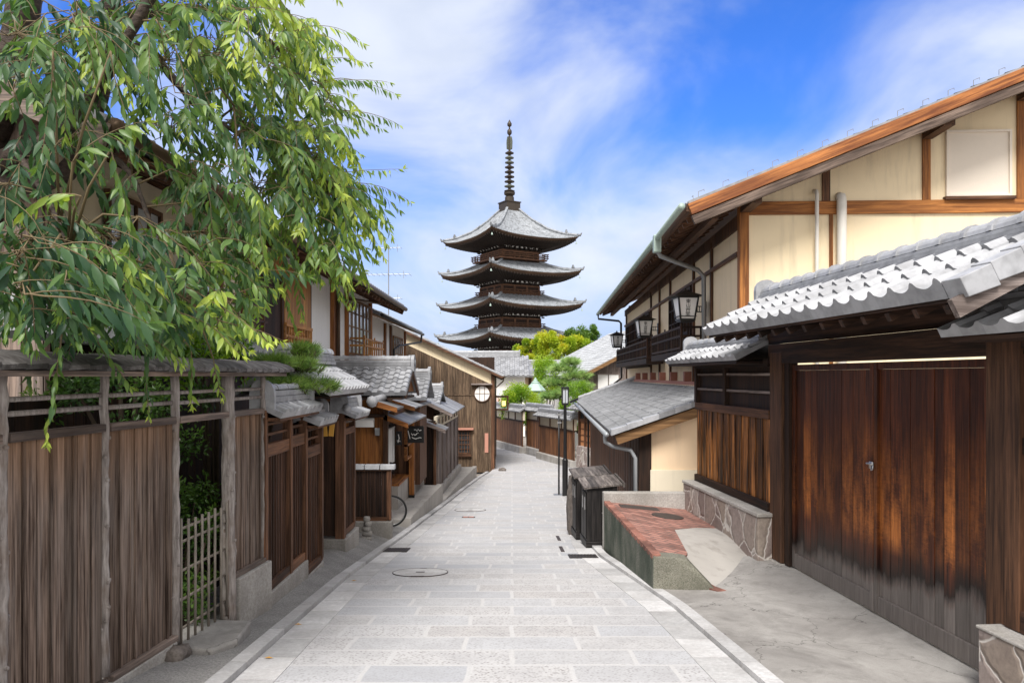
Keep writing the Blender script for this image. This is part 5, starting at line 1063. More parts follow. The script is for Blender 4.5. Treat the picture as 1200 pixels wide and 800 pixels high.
for x in np.arange(-.9, 7, .42):
    z = zr(x)+.03; sg.tube([(x, -.80, z), (x, -.80, z+.085), (x+.10, -.80, z+.085+.04), (x+.10, -.80, z+.095)], .007, 4, .5)
for y in np.arange(-.6, 21, .42): sg.tube([(-.95, y, 3.06), (-.95, y, 3.15), (-.95, y+.1, 3.15)], .007, 4, .5)
sg.build('snow_guards', 'grey_metal', rf)
# side facade
for y in (2.55, 4.6, 8.15, 10.3, 12.3, 20.5):
    m = MB(); m.box(.0, .058, y-.05, y+.05, -.3, 2.85, .3); m.build('stud', 'brown_z', BH)
m = MB(); m.box(-.01, .057, .2, 21.2, 2.22, 2.29); m.build('wall_plate', 'brown_y', BH)
m = MB()
for i in range(34): y = .25+i*.62; m.box(.02, .056, y, y+.6, 2.72, 2.98)
m.build('frieze_boards', 'brown_z', BH)
def side_window(y0, y1, z0, z1, ny, nz):
    m = MB(); f = .06; m.box(-.04, .055, y0, y1, z0, z0+f); m.box(-.04, .055, y0, y1, z1-f, z1); m.box(-.04, .055, y0, y0+f, z0+f, z1-f); m.box(-.04, .055, y1-f, y1, z0+f, z1-f)
    for i in range(1, ny): y = lin(y0, y1, i/ny); m.box(-.03, .05, y-.02, y+.02, z0+f, z1-f)
    for i in range(1, nz): z = lin(z0, z1, i/nz); m.box(-.025, .05, y0+f, y1-f, z-.015, z+.015)
    w = m.build('window', 'dark_z', BH); m = MB(); m.box(.03, .045, y0+.03, y1-.03, z0+.03, z1-.03, .5); m.build('pane', 'pale_glass' if z1 < 1.2 else 'dark_glass', w)
side_window(4.7, 8.05, 1.05, 2.18, 7, 3); side_window(12.4, 20.4, 1.05, 2.18, 16, 3); side_window(4.7, 8.05, .3, 1.04, 7, 2); side_window(12.4, 20.4, .3, 1.04, 16, 2)
def balcony(y0, y1, z0, z1):
    m = MB(); m.box(-.52, -.001, y0, y1, z0-.06, z0+.10, .3); b = m.build('balcony', 'dark_y', BH)
    m = MB()
    for z in (z0+.14, lin(z0, z1, .62), z1-.05): m.box(-.515, -.475, y0, y1, z, z+.05); m.box(-.475, -.002, y0, y0+.04, z, z+.05)
    m.build('handrail', 'dark_y', b)
    n = int((y1-y0)/.24)
    for i in range(n+1):
        y = lin(y0+.02, y1-.02, i/n); w = .035 if i % 5 == 0 else .018; m = MB(); m.box(-.51, -.48, y-w, y+w, z0+.1, z1-.05 if i % 5 else z1+.06); m.build('baluster', 'dark_z', b)
    for k in range(4):
        m = MB(); x = -.47+.14*k; m.box(x-.018, x+.018, y0+.005, y0+.035, z0+.1, z1-.05); m.build('baluster', 'dark_z', b)
balcony(3.3, 8.1, .46, 1.12); balcony(9.25, 19.5, .42, 1.10)
for i in range(8):
    m = MB(); y = .9+i*2.1; m.box(-.12, .059, y-.09, y+.09, -.14, .10, .6); m.build('post_foot', 'redpaint', BH)
m = MB(); m.box(-.14, .0, .2, 18.5, -.22, -.142, .6); m.build('flashing_ledge', 'redpaint', BH)
m = MB(); m.box(-.20, .0, .1, 18.5, -.40, -.222, .6); m.build('base_ledge', 'peach', BH)
# lean-to
m = MB(); S_ = Vector((2.28, 0, .80)); tile_roof(m, (-2.36, -.30, -1.02), (0, 1, 0), 16.5, S_, .24, .22, .018, 6, 'pan', .06, .7, (.2, .85)); lf_ = m.build('lean_to_roof', 'roof_tile_dark', BH)
m = MB()
for i in range(8):
    a = Vector((-2.36, -.36, -1.02))+S_*(i/8); b = Vector((-2.36, -.36, -1.02))+S_*((i+1)/8); m.hexa([a+Vector((0, 0, -.06)), a+Vector((0, .24, -.06)), b+Vector((0, .24, -.06)), b+Vector((0, 0, -.06)), a+Vector((0, 0, .055)), a+Vector((0, .24, .055)), b+Vector((0, .24, .035)), b+Vector((0, 0, .035))])
m.build('verge_tile', 'roof_tile', lf_, bevel=.006)
m = MB(); ridge(m, (-2.3, 16.1, -1.0), (-.1, 16.1, -.22), .25, .12, .08); m.build('end_ridge', 'roof_tile_light', lf_)
m = MB(); m.beam((-2.26, -.26, -1.16), (0, -.26, -.37), .06, .17, tint=.6); m.build('barge_board', 'tan_x', BH, bevel=.005)
m = MB(); m.hexa([(-2.28, -.2, -1.10), (0, -.2, -.30), (0, 16, -.30), (-2.28, 16, -1.10), (-2.28, -.2, -1.085), (0, -.2, -.285), (0, 16, -.285), (-2.28, 16, -1.085)]); m.build('lean_to_soffit', 'brown_y', BH)
m = MB(); m.tube([(-2.44, -.35, -1.06), (-2.44, 16.3, -1.09)], .045, 10, .5); m.tube([(-2.44, .05, -1.08), (-2.44, .05, -1.22), (-2.3, .0, -1.30), (-1.98, -.08, -1.36), (-1.90, -.08, -1.5), (-1.90, -.08, -3.3)], .038, 10, .6); m.build('lean_to_gutter', 'pale_grey_metal', BH, smooth=True)
m = MB(); m.tube([(-2.46, 14.0, -1.1), (-2.1, 14.0, -1.35), (-2.02, 14.0, -1.5), (-2.02, 14.0, -4.0)], .04, 8, .5); m.build('downpipe', 'black_metal', BH, smooth=True)
m = MB(); n = 62
m.box(-1.80, -1.76, .12, 15.9, -4.5, -.98, .4); m.build('lean_to_wall', 'dark_z', BH)
m = MB()
for i in range(n): y = .15+i*.255; m.box(-1.825-.008*(i % 2), -1.801, y, y+.247, -4.3, -.99)
m.build('wall_boards', 'brown_z', BH)
m = MB(); m.box(-1.83, -1.60, -.01, .115, -3.5, -.90, .3); m.build('corner_post', 'dark_z', BH, bevel=.006)
m = MB(); m.prism([(-1.595, .0, -1.72), (.0, .0, -1.72), (.0, .0, -.33), (-1.595, .0, -.88)], (0, .1, 0), .5); m.build('end_wall', 'peach', BH); m = MB(); m.box(-1.62, .0, -.03, .1, -3.0, -1.723, .5); m.build('end_wall_base', 'cream_pale', BH, bevel=.008)

# --- wall lanterns with brushed name
def text_mesh(txt, size):
    cu = bpy.data.curves.new('lettering', 'FONT'); cu.body = txt; cu.size = size; cu.align_x = 'CENTER'; cu.align_y = 'CENTER'; cu.extrude = .002; cu.space_line = .92
    o = bpy.data.objects.new('lettering', cu); C.objects.link(o); dg = bpy.context.evaluated_depsgraph_get(); me = bpy.data.meshes.new_from_object(o.evaluated_get(dg)); bpy.data.objects.remove(o); bpy.data.curves.remove(cu); return me
def wall_lantern(label, ly, z):
    c, s_ = math.cos(HA), math.sin(HA); lxp = -.46; X, Y = 4.15+lxp*c-ly*s_, 14+lxp*s_+ly*c
    t = thing('wall_lantern', label, 'lantern', (X, Y, z), HA+R(8), group='lanterns along the plastered house', local=True); OFF[t.name] = Vector()
    hw, hb, z0, z1 = .215, .155, -.26, .20
    m = MB(); q = [(-hb, -hb, z0), (hb, -hb, z0), (hb, hb, z0), (-hb, hb, z0), (-hw, -hw, z1), (hw, -hw, z1), (hw, hw, z1), (-hw, hw, z1)]; m.hexa(q, .5); m.build('paper_shade', 'lantern_paper', t)
    m = MB()
    for i in range(4):
        a, b = Vector(q[i])*1.015, Vector(q[i+4])*1.015; a.z, b.z = z0, z1; m.beam(a, b, .034, .034, up=(0, 1, 0.1), tint=.5)
    k = 1.03
    for (h, zz, t0) in ((hb, z0-.03, .04), (hw, z1, .035), (hb+.02, z0+.055, .014)):
        for sx in (-1, 1): m.box(sx*h*k-.018, sx*h*k+.018, -h*k, h*k, zz, zz+t0, .5); m.box(-h*k, h*k, sx*h*k-.018, sx*h*k+.018, zz+.0005, zz+t0-.0005, .5)
    m.box(-hb*.98, hb*.98, -hb*.98, hb*.98, z0-.06, z0-.031, .5); m.build('frame', 'black_metal', t)
    m = MB(); e = .335; m.add([(-e, -e, z1+.036), (e, -e, z1+.036), (e, e, z1+.036), (-e, e, z1+.036), (-.05, -.05, z1+.165), (.05, -.05, z1+.165), (.05, .05, z1+.165), (-.05, .05, z1+.165)], [(3, 2, 1, 0), (4, 5, 6, 7), (0, 1, 5, 4), (1, 2, 6, 5), (2, 3, 7, 6), (3, 0, 4, 7)], .5); m.lathe([(.03, z1+.165), (.035, z1+.20), (.01, z1+.23)], n=10, tint=.5); m.build('cap', 'bronze', t)
    m = MB(); m.box(.2, .45, -.012, .012, .02, .04, .5); m.box(.185, .45, -.012, .012, -.10, -.08, .5)
    for x in (.27, .32, .37): m.box(x-.007, x+.007, -.01, .01, -.08, .02, .5)
    m.box(.44, .465, -.05, .05, -.20, .14, .5); m.build('bracket', 'black_metal', t)
    me = text_mesh('東\n山\n艸\n堂', .098); me.materials.append(MATS['black_paint']); o = bpy.data.objects.new('lettering', me); C.objects.link(o); o.parent = t
    tl_ = math.atan((hw-hb)/(z1-z0)); o.location = (0, -(hw+hb)/2-.0065, -.015); o.rotation_euler = (R(90)+tl_, 0, 0); o.scale = (1.15, 1, 1)
wall_lantern('large white paper wall lantern with black brushed characters, nearest the downpipe', 2.95, 1.50); wall_lantern('middle white wall lantern, hanging between the two balconies', 10.3, 1.52); wall_lantern('farthest and smallest looking white wall lantern at the end balcony', 19.9, 1.55)

# --- street lamp and thin pole
SL = thing('street_lamp', 'black street lamp post with a boxy glass head at the right kerb', 'street lamp', (1.70, 24.6, gz(24.6)))
m = MB(); z = gz(24.6); m.lathe([(.09, z), (.09, z+1.15), (.075, z+1.18), (.055, z+1.2), (.05, -1.0), (.04, -.98)], (1.70, 24.6, 0), 14, .5); m.build('post', 'black_metal', SL, smooth=False)
m = MB(); m.box(1.60, 1.80, 24.5, 24.7, -.94, -.88); m.box(1.58, 1.82, 24.48, 24.72, -.42, -.36)
for a in (-1, 1):
    for b in (-1, 1): m.box(1.70+a*.095-.018, 1.70+a*.095+.018, 24.6+b*.095-.018, 24.6+b*.095+.018, -.88, -.42)
m.box(1.693, 1.707, 24.49, 24.71, -.88, -.42); m.box(1.66, 1.74, 24.56, 24.64, -.99, -.94); h = m.build('lamp_head', 'black_metal', SL); m = MB(); m.box(1.62, 1.78, 24.52, 24.68, -.87, -.43, .5); m.build('glass', 'pale_glass', h)
TP = thing('thin_pole', 'thin dark pole with small clamps just left of the street lamp', 'pole', (1.52, 24.9, gz(24.9))); m = MB(); m.tube([(1.52, 24.9, gz(24.9)-.1), (1.52, 24.9, -1.2)], .028, 8, .5); m.build('post', 'black_metal', TP, smooth=True)
m = MB(); m.box(1.46, 1.6, 24.86, 24.94, -1.3, -1.22); m.box(1.47, 1.6, 24.86, 24.94, -1.55, -1.5); m.build('clamp', 'steel', TP); m = MB(); m.box(1.35, 1.62, 24.75, 25.05, gz(24.9)-.05, gz(24.9)+.02); m.build('foot_plate', 'grey_metal', TP)
# ------------------------------------------------------------------ FAR END OF THE LANE
WA = Vector((3.12, 35.5, 0)); WB = Vector((-.80, 47.0, 0)); wd = (WA-WB).normalized(); WL = (WA-WB).length
wa = math.atan2(wd.y, wd.x)
def wl(px): # distance along from far (left in view) end
    k = (px-600)/900; # X = k*Y on the line
    t = (WB.x-k*WB.y)/(k*wd.y-wd.x); return t
def far_wall(label, a, b, off, zt, band=.50, cols=3, skew=0):
    t = thing('garden_wall', label, 'wall', tuple(WB+wd*a+Vector((0, 0, -4.3))), wa, local=True); L = b-a; y = off
    m = MB(); m.box(0, L, y-.25, y+.2, -4.8, -3.95, .5); m.build('stone_base', 'granite_base', t, bevel=.03)
    m = MB(); boards(m, .0, L, y-.06, -3.948, zt-band-.08, .14, .03); m.build('board_panel', 'brownfar_z', t)
    m = MB(); m.box(0, L, y-.05, y+.08, zt-band, zt, .5); m.build('plaster_band', 'cream_pale', t); m = MB(); m.box(0, L, y-.1, y+.0, zt-band-.079, zt-band-.001); m.build('beam', 'dark_x', t)
    for i in range(cols+1):
        m = MB(); x = lin(.06, L-.06, i/cols); m.box(x-.05, x+.05, y-.09, y-.051, (-3.95 if i in (0, cols) else zt-band), zt); m.build('stud', 'brown_z', t)
    m = MB(); tile_roof(m, (-.15, y-.36, zt-.0), (1, 0, 0), L+.3, (0, .36, .22), .26, .28, .02, 6, 'pan', .06, 1, (.2, .7)); tile_roof(m, (-.15, y+.36, zt-.0), (1, 0, 0), L+.3, (0, -.36, .22), .3, .28, .02, 5, 'pan', .06, 1, (.2, .7)); rf = m.build('tiled_coping', 'roof_tile', t)
    m = MB(); ridge(m, (-.1, y, zt+.2), (L+.1, y, zt+.2), .26, .12, .08, .4, 2); m.build('ridge', 'roof_tile', rf); return t
far_wall('brown boarded garden wall with cream band at the far left of the bend', -4, 4.5, 0, -2.0, cols=7); far_wall('recessed middle stretch of brown garden wall with cream band', 4.1, 7.7, .38, -1.9, cols=2); far_wall('nearer brown garden wall with cream band, left of the lamp post', 7.35, 11.9, -.1, -2.05, cols=3)
m = MB(); 
PH = thing('corner_hut', 'small timber front with an orange lit screen on rough stones beside the lean-to', 'hut', (3.2, 35.2, -4.3), wa, local=True)
m = MB(); m.box(-.2, 1.5, -.2, .6, -4.8, -3.2, .5); m.build('stone_base', 'rubble_stone', PH, bevel=.03)
for x in (-.1, .55, 1.2):
    m = MB(); m.box(x-.06, x+.06, -.12, .0, -3.2, -1.55); m.build('post', 'brown_z', PH)
m = MB(); m.box(-.04, 1.3, -.03, .3, -3.2, -2.1, .5); m.build('screen', 'orange_screen', PH); m = MB()
for k in range(4): m.box(-.04, 1.2, -.06, -.031, -3.0+.28*k, -2.97+.28*k)
m.box(-.1, 1.3, -.09, .3, -2.1, -1.95); m.build('lattice_bars', 'brown_x', PH); m = MB(); m.box(-.04, 1.2, -.04, .2, -1.949, -1.6, .5); m.build('upper_window', 'dark_glass', PH)
m = MB(); tile_roof(m, (-.4, -.6, -1.5), (1, 0, 0), 2.2, (0, .9, .4), .26, .25, .02, 6, 'pan', .06, 1); m.build('tiled_roof', 'roof_tile', PH)
# white house, its neighbour, weathered hut
WH = thing('white_house', 'white-walled house with a grey tiled roof behind the far garden wall', 'house', (-1, 58, -4.4))
m = MB(); m.box(-7, .98, 58, 64, -4.6, .05, .5); m.build('wall', 'white_wall', WH); m = MB(); tile_roof(m, (-7.4, 57.3, .0), (1, 0, 0), 8.7, (-0.0, 3.4, 1.55), .36, .34, .03, 6, 'roll', .1, 1.3, (.4, 1)); tile_roof(m, (-7.4, 64.3, .0), (1, 0, 0), 8.7, (0, -3.6, 1.55), .5, .4, .03, 5, 'pan', .1, 1.3); rf = m.build('tiled_roof', 'roof_tile', WH)
m = MB(); ridge(m, (-7.3, 60.7, 1.5), (.55, 60.7, 1.5), .4, .34, .13, .45); m.build('ridge', 'roof_tile_light', rf); m = MB(); endcap(m, (.6, 60.7, 1.45), (1, 0, 0), .5, .6); m.build('ridge_end', 'roof_tile', rf)
m = MB(); m.prism([(.98, 58.0, .048), (.98, 64, .048), (.98, 60.7, 1.4)], (-.1, 0, 0)); m.build('gable', 'white_wall', WH)
SB = thing('red_banner', 'pale banner with faded red strokes low on the white house wall', 'banner', (-.8, 57.8, -2.4)); m = MB(); m.box(-1.45, -.05, 57.86, 57.9, -2.3, -1.62, .5); m.build('board', 'pinkboard', SB); m = MB(); rg = random.Random(9)
for k in range(5): x = -1.25+.26*k; m.tube([(x, 57.85, -1.75), (x+rg.uniform(-.1, .1), 57.85, -1.95), (x+rg.uniform(-.1, .1), 57.85, -2.15)], [.05, .03, .06], 6, .5)
m.build('strokes', 'salmon', SB)
NH = thing('orange_walled_house', 'house with dull orange wall and flat tiled roof next to the white house', 'house', (3, 64, -4.4)); m = MB(); m.box(1.1, 6, 64, 70, -4.6, -.1, .5); m.build('wall', 'peach', NH); m = MB(); tile_roof(m, (.4, 63.3, -.05), (1, 0, 0), 6.5, (0, 4, 1.25), .36, .36, .03, 6, 'pan', .1, 1.2, (.3, .9)); m.build('tiled_roof', 'roof_tile', NH); m = MB(); ridge(m, (.5, 67.3, 1.15), (6.8, 67.3, 1.15), .3, .15, .1, .5, 2); m.build('ridge', 'roof_tile', NH)
for x in (1.5, 2.4, 3.3):
    m = MB(); m.box(x-.12, x+.12, 63.9, 63.99, -4.4, -.2); m.build('post', 'brown_z', NH)
WHt = thing('weathered_hut', 'bleached board hut with slate roof and white shutters behind the lean-to', 'hut', (4.3, 45, -4.3), R(9), local=True)
m = MB(); boards(m, 0, 7, 0, -4.6, .10, .24, .03); m.build('front_wall', 'greywood_z', WHt)
m = MB(); m.prism([(0, .0, .101), (7, .0, .101), (7, .0, 3.0), (3.8, .0, 1.9+.12)], (0, .04, 0), .5); m.build('gable_boards', 'greywood_z', WHt); m = MB(); m.box(-.0, .05, .04, 14, -4.6, .15, .5); m.build('side_wall', 'white_wall', WHt)
m = MB(); tile_roof(m, (-.55, -.6, -.02), (0, 1, 0), 16, (6.5, 0, 3.35), .35, .35, .025, 4, 'pan', .1, .7, (.4, 1)); m.build('tiled_roof', 'slate_light', WHt); m = MB(); m.beam((-.5, -.6, -.14), (6, -.6, 3.21), .06, .2, tint=.6); m.build('barge_board', 'tan_x', WHt)
m = MB(); m.box(.75, 1.35, -.05, -.001, -1.7, .05, .5); sh = m.build('shutter', 'white_paint', WHt); m = MB(); m.box(1.42, 2.0, -.05, -.001, -1.7, .05, .5); m.build('shutter', 'white_paint', WHt); m = MB(); m.box(.7, 2.05, -.07, -.001, .055, .12); m.build('shutter_head', 'greywood_x', WHt)
# verdigris lantern tower
VL = thing('copper_lantern', 'large pale green copper lantern with hexagonal roof rising behind the garden wall', 'lantern', (1.48, 48.5, -4.3)); c = (1.48, 48.5, 0)
m = MB(); m.lathe([(.40, -2.05), (.44, -2.0), (.48, -.96), (.46, -.95)], c, 6, .5); m.build('body', 'verdigris', VL); m = MB(); m.lathe([(.66, -.95), (.64, -.90), (.34, -.55), (.26, -.50), (.28, -.44), (.16, -.38), (.17, -.32), (.08, -.26), (.09, -.20), (.02, -.12)], c, 6, .5); m.build('roof', 'verdigris', VL)
m = MB()
for i in range(6): a = PI/3*i; m.tube([(c[0]+.44*math.cos(a), c[1]+.44*math.sin(a), -2.0), (c[0]+.48*math.cos(a), c[1]+.48*math.sin(a), -.96)], .03, 6, .3)
m.lathe([(.50, -1.2), (.50, -1.15)], c, 6, .2); m.build('ribs', 'pale_green_metal', VL); m = MB(); m.lathe([(.4, -4.3), (.34, -2.5), (.46, -2.1), (.46, -2.051)], c, 6, .5); m.build('pedestal', 'verdigris', VL)

# ------------------------------------------------------------------ PAGODA
PG = thing('pagoda', 'tall five-storey wooden pagoda with grey tiled roofs and a ringed bronze spire', 'pagoda', (-.40, 122, -5.1), R(45-13.5)+PI, local=True)
s2 = math.sqrt(.5)
def pg_roof(Rd, ze, Rb, zb, up, conc, first=False):
    """square roof: half-diagonal Rd at the eave, Rb where it meets the storey above"""
    he, hb = Rd*s2, Rb*s2; m = MB(); ns, ntt = 88, 9
    for f in range(4):
        ca, sa = math.cos(PI/2*f), math.sin(PI/2*f); o = len(m.v); vs = []
        for j in range(ntt+1):
            t = j/ntt; half = lin(hb, he, t); zc = lin(zb, ze-up, t)-conc*math.sin(PI*t)
            for i in range(ns+1):
                s = -1+2*i/ns; z = zc+up*abs(s)**2.6*t**2+(.09 if i % 2 else 0)*(.4+.6*t); x, y = s*half, -half
                vs.append((x*ca-y*sa, x*sa+y*ca, z))
        fs = [(j*(ns+1)+i, j*(ns+1)+i+1, (j+1)*(ns+1)+i+1, (j+1)*(ns+1)+i) for j in range(ntt) for i in range(ns)]
        fs = [tuple(reversed(q)) for q in fs]; m.add(vs, fs, [random.uniform(.45, 1.) for _ in fs])
    rf = m.build('roof', 'pagoda_tile', PG)
    def edge(t, s, f, dz):
        ca, sa = math.cos(PI/2*f), math.sin(PI/2*f); half = lin(hb, he, t); z = lin(zb, ze-up, t)-conc*math.sin(PI*t)+up*abs(s)**2.6*t**2+dz; x, y = s*half, -half; return Vector((x*ca-y*sa, x*sa+y*ca, z))
    m = MB()
    for f in range(4):
        for k, (t0, t1, d0, d1) in enumerate(((1.0, .99, .02, -.16), (.985, .97, -.16, -.36), (.965, .93, -.36, -.58))):
            n = 24
            for i in range(n):
                a, b = -1+2*i/n, -1+2*(i+1)/n; q = [edge(t0, a, f, d0), edge(t0, b, f, d0), edge(t1, b, f, d1), edge(t1, a, f, d1)]; m.add(q, [(3, 2, 1, 0)], .6-.2*k)
    m.build('eave_fascia', 'pagodawood_x', rf)
    m = MB()     # soffit running in under the eave
    for f in range(4):
        n = 24
        for i in range(n):
            a, b = -1+2*i/n, -1+2*(i+1)/n; h2 = Rd*.50*s2; ca, sa = math.cos(PI/2*f), math.sin(PI/2*f); zi = ze-up-.75
            q = [edge(.93, a, f, -.58), edge(.93, b, f, -.58), Vector((b*h2*ca+h2*sa, b*h2*sa-h2*ca, zi)), Vector((a*h2*ca+h2*sa, a*h2*sa-h2*ca, zi))]; m.add(q, [(3, 2, 1, 0)], .3)
        for i in range(30):    # rafters
            s = -1+2*(i+.5)/30; h2 = Rd*.55*s2; ca, sa = math.cos(PI/2*f), math.sin(PI/2*f); e = edge(.97, s, f, -.50); b = Vector((s*h2*ca+h2*sa, s*h2*sa-h2*ca, ze-up-.9)); m.beam(e, b, .16, .2, tint=.5)
    m.build('rafters', 'darkbrown_x', rf)
    m = MB()
    for f in range(4):       # hip ridges
        m = MB(); pts = [edge(t, 1, f, .16) for t in (0, .25, .5, .75, .97)]; m.tube(pts, [.22, .22, .24, .26, .28], 6, .8); p = edge(.80, 1, f, .4); m.tube([p, p+Vector((0, 0, .5))], [.3, .12], 6, .5); p = edge(1., 1, f, .2); d = (edge(1., 1, f, 0)-edge(.9, 1, f, 0)).normalized(); m.tube([p-d*.2, p+d*.2, p+d*.45+Vector((0, 0, .4))], [.24, .2, .08], 6, .5); m.build('hip_ridge', 'pagoda_tile', rf)
    for f in range(4):
        p = edge(.96, 1, f, -.9); m = MB(); m.lathe([(.03, .35), (.08, .3), (.12, .10), (.16, 0)], tuple(p-Vector((0, 0, .3))), 8, .6); m.build('wind_bell', 'pale_green_metal', PG)
def pg_body(Rw, z0, z1, Rd, zsof):
    h = Rw*s2; m = MB(); m.box(-h, h, -h, h, z0, z1, .4); b = m.build('storey', 'dark_z', PG)
    m = MB()
    for f in range(4):
        ca, sa = math.cos(PI/2*f), math.sin(PI/2*f)
        def rot(x, y, z): return (x*ca-y*sa, x*sa+y*ca, z)
        for i in range(4):
            x = lin(-h, h, i/3); m.hexa([rot(*q) for q in ((x-.17, -h-.1, z0), (x+.17, -h-.1, z0), (x+.17, -h-.002, z0), (x-.17, -h-.002, z0), (x-.17, -h-.1, z1), (x+.17, -h-.1, z1), (x+.17, -h-.002, z1), (x-.17, -h-.002, z1))], .7)
        for z in (z0+.05, lin(z0, z1, .55), z1-.2): m.hexa([rot(*q) for q in ((-h-.15, -h-.15, z), (h+.15, -h-.15, z), (h+.15, -h-.004, z), (-h-.15, -h-.004, z), (-h-.15, -h-.15, z+.2), (h+.15, -h-.15, z+.2), (h+.15, -h-.004, z+.2), (-h-.15, -h-.004, z+.2))], .9)
    m.build('timber_frame', 'brown_x', b)
    for f in range(4):
        ca, sa = math.cos(PI/2*f), math.sin(PI/2*f); m = MB()
        def rot(x, y, z): return (x*ca-y*sa, x*sa+y*ca, z)
        for i in range(9):
            x = lin(-h*.9, h*.9, i/8); z = z1+.35
            m.add([rot(x-.3, -h-.4, z), rot(x+.3, -h-.4, z), rot(x+.16, -h-.4, z+.32), rot(x-.16, -h-.4, z+.32), rot(x-.3, -h-.3, z), rot(x+.3, -h-.3, z), rot(x+.16, -h-.3, z+.32), rot(x-.16, -h-.3, z+.32)], [(0, 1, 2, 3), (7, 6, 5, 4), (0, 4, 5, 1), (3, 2, 6, 7), (0, 3, 7, 4), (1, 5, 6, 2)], .5)
        m.build('plaster_strut', 'white_wall', b)
    m = MB(); n = 5                 # stepped bracket tiers flaring out under the eave
    for k in range(n):
        hh = lin(h+.15, Rd*.62*s2, (k+1)/n); z = lin(z1, zsof, k/n); zz = lin(z1, zsof, (k+1)/n)
        m.box(-hh+.4, hh-.4, -hh+.4, hh-.4, z, zz-.01, .2)
        for f in range(4):
            ca, sa = math.cos(PI/2*f), math.sin(PI/2*f)
            nb = 9+k
            for i in range(nb):
                x = lin(-hh, hh, i/(nb-1)); c0 = (x*ca+(hh-.25)*sa, x*sa-(hh-.25)*ca); m.box(c0[0]-.16, c0[0]+.16, c0[1]-.16, c0[1]+.16, z+.06, zz-.08, random.random())
    m.build('brackets', 'darkbrown_x', b)
def pg_rail(Rw, z0):
    h = Rw*s2; m = MB(); m.box(-h, h, -h, h, z0, z0+.22, .8); bl = m.build('balcony', 'brown_x', PG); m = MB()
    for f in range(4):
        ca, sa = math.cos(PI/2*f), math.sin(PI/2*f)
        def pt(x, z): return Vector((x*ca+h*sa, x*sa-h*ca, z))
        for z in (.45, .75, 1.05): m.beam(pt(-h-.3, z0+z), pt(h+.3, z0+z), .10, .12, tint=.7)
        for i in range(11): x = lin(-h, h, i/10); m.beam(pt(x, z0+.2), pt(x, z0+1.0), .10, .10, up=(1, 0, 0), tint=.5)
    m.build('railing', 'brown_x', bl)
def pz(py): return (440-py)*122/900
def pr(px): return px*122/900
# eave heights read at the corners; storey radii from the photograph's proportions
pg_roof(pr(82), pz(280.5), pr(9), pz(245), .8, .95); pg_body(pr(34), pz(312), pz(297), pr(82), pz(286.5)); pg_rail(pr(45), pz(308))
pg_roof(pr(85), pz(319.5), pr(36), pz(309.5), .8, .22); pg_body(pr(35), pz(356), pz(336.5), pr(85), pz(325.5)); pg_rail(pr(40), pz(350))
pg_roof(pr(87.5), pz(357), pr(38), pz(347.5), .8, .22); pg_body(pr(36.5), pz(394), pz(374), pr(87.5), pz(362)); pg_rail(pr(41), pz(388))
pg_roof(pr(90), pz(394), pr(40), pz(384.5), .8, .22); pg_body(pr(38), pz(432), pz(411), pr(90), pz(399)); pg_rail(pr(43), pz(426))
pg_roof(pr(92), pz(431), pr(42), pz(421.5), .8, .22); pg_body(pr(40), -5.1, pz(448), pr(92), pz(436))
m = MB(); m.box(-8, 8, -8, 8, -5.4, -4.6); m.build('stone_platform', 'granite_base', PG)
SPz = pz(245); m = MB(); q = 1.25; m.box(-q, q, -q, q, SPz-.5, SPz+.9, .5); m.box(-q-.12, q+.12, -q-.12, q+.12, SPz+.9, SPz+1.05, .5); m.lathe([(.75, SPz+1.05), (.72, SPz+1.9), (.5, SPz+2.0)], n=12, tint=.5); m.lathe([(.5, SPz+2.0), (.85, SPz+2.3), (.9, SPz+2.6), (.3, SPz+2.75)], n=16, tint=.5)
m.tube([(0, 0, SPz+1.5), (0, 0, pz(142))], [.26, .10], 8, .5); sp = m.build('spire', 'bronze', PG)
for k in range(9):
    z = lin(pz(224), pz(179.5), k/8); r = lin(.86, .70, k/8); m = MB(); m.lathe([(r*.85, z-.10), (r*.98, z-.08), (r*.98, z+.04), (r*.9, z+.07), (r*.42, z+.03), (r*.38, z-.06)], n=18, tint=random.random()); m.lathe([(.34, z-.26), (.36, z+.26)], n=8, tint=.5); m.build('spire_ring', random.choice(['bronze', 'verdigris_bronze']), sp)
m = MB()
for f in range(4):
    a = PI/2*f+.3; d = Vector((math.cos(a), math.sin(a), 0)); m.prism([d*.1+Vector((0, 0, pz(176))), d*.62+Vector((0, 0, pz(174))), d*.66+Vector((0, 0, pz(166))), d*.5+Vector((0, 0, pz(161))), d*.1+Vector((0, 0, pz(160)))], d.cross(Vector((0, 0, 1)))*.05, .5)
m.build('water_flame', 'verdigris_bronze', sp)
m = MB(); m.lathe([(.12, pz(159)), (.34, pz(157)), (.38, pz(155)), (.34, pz(153)), (.12, pz(151))], n=12, tint=.5); m.lathe([(.12, pz(149)), (.34, pz(147.5)), (.36, pz(145)), (.2, pz(143)), (.03, pz(140.5))], n=12, tint=.5); m.build('jewel', 'bronze', sp, smooth=True)
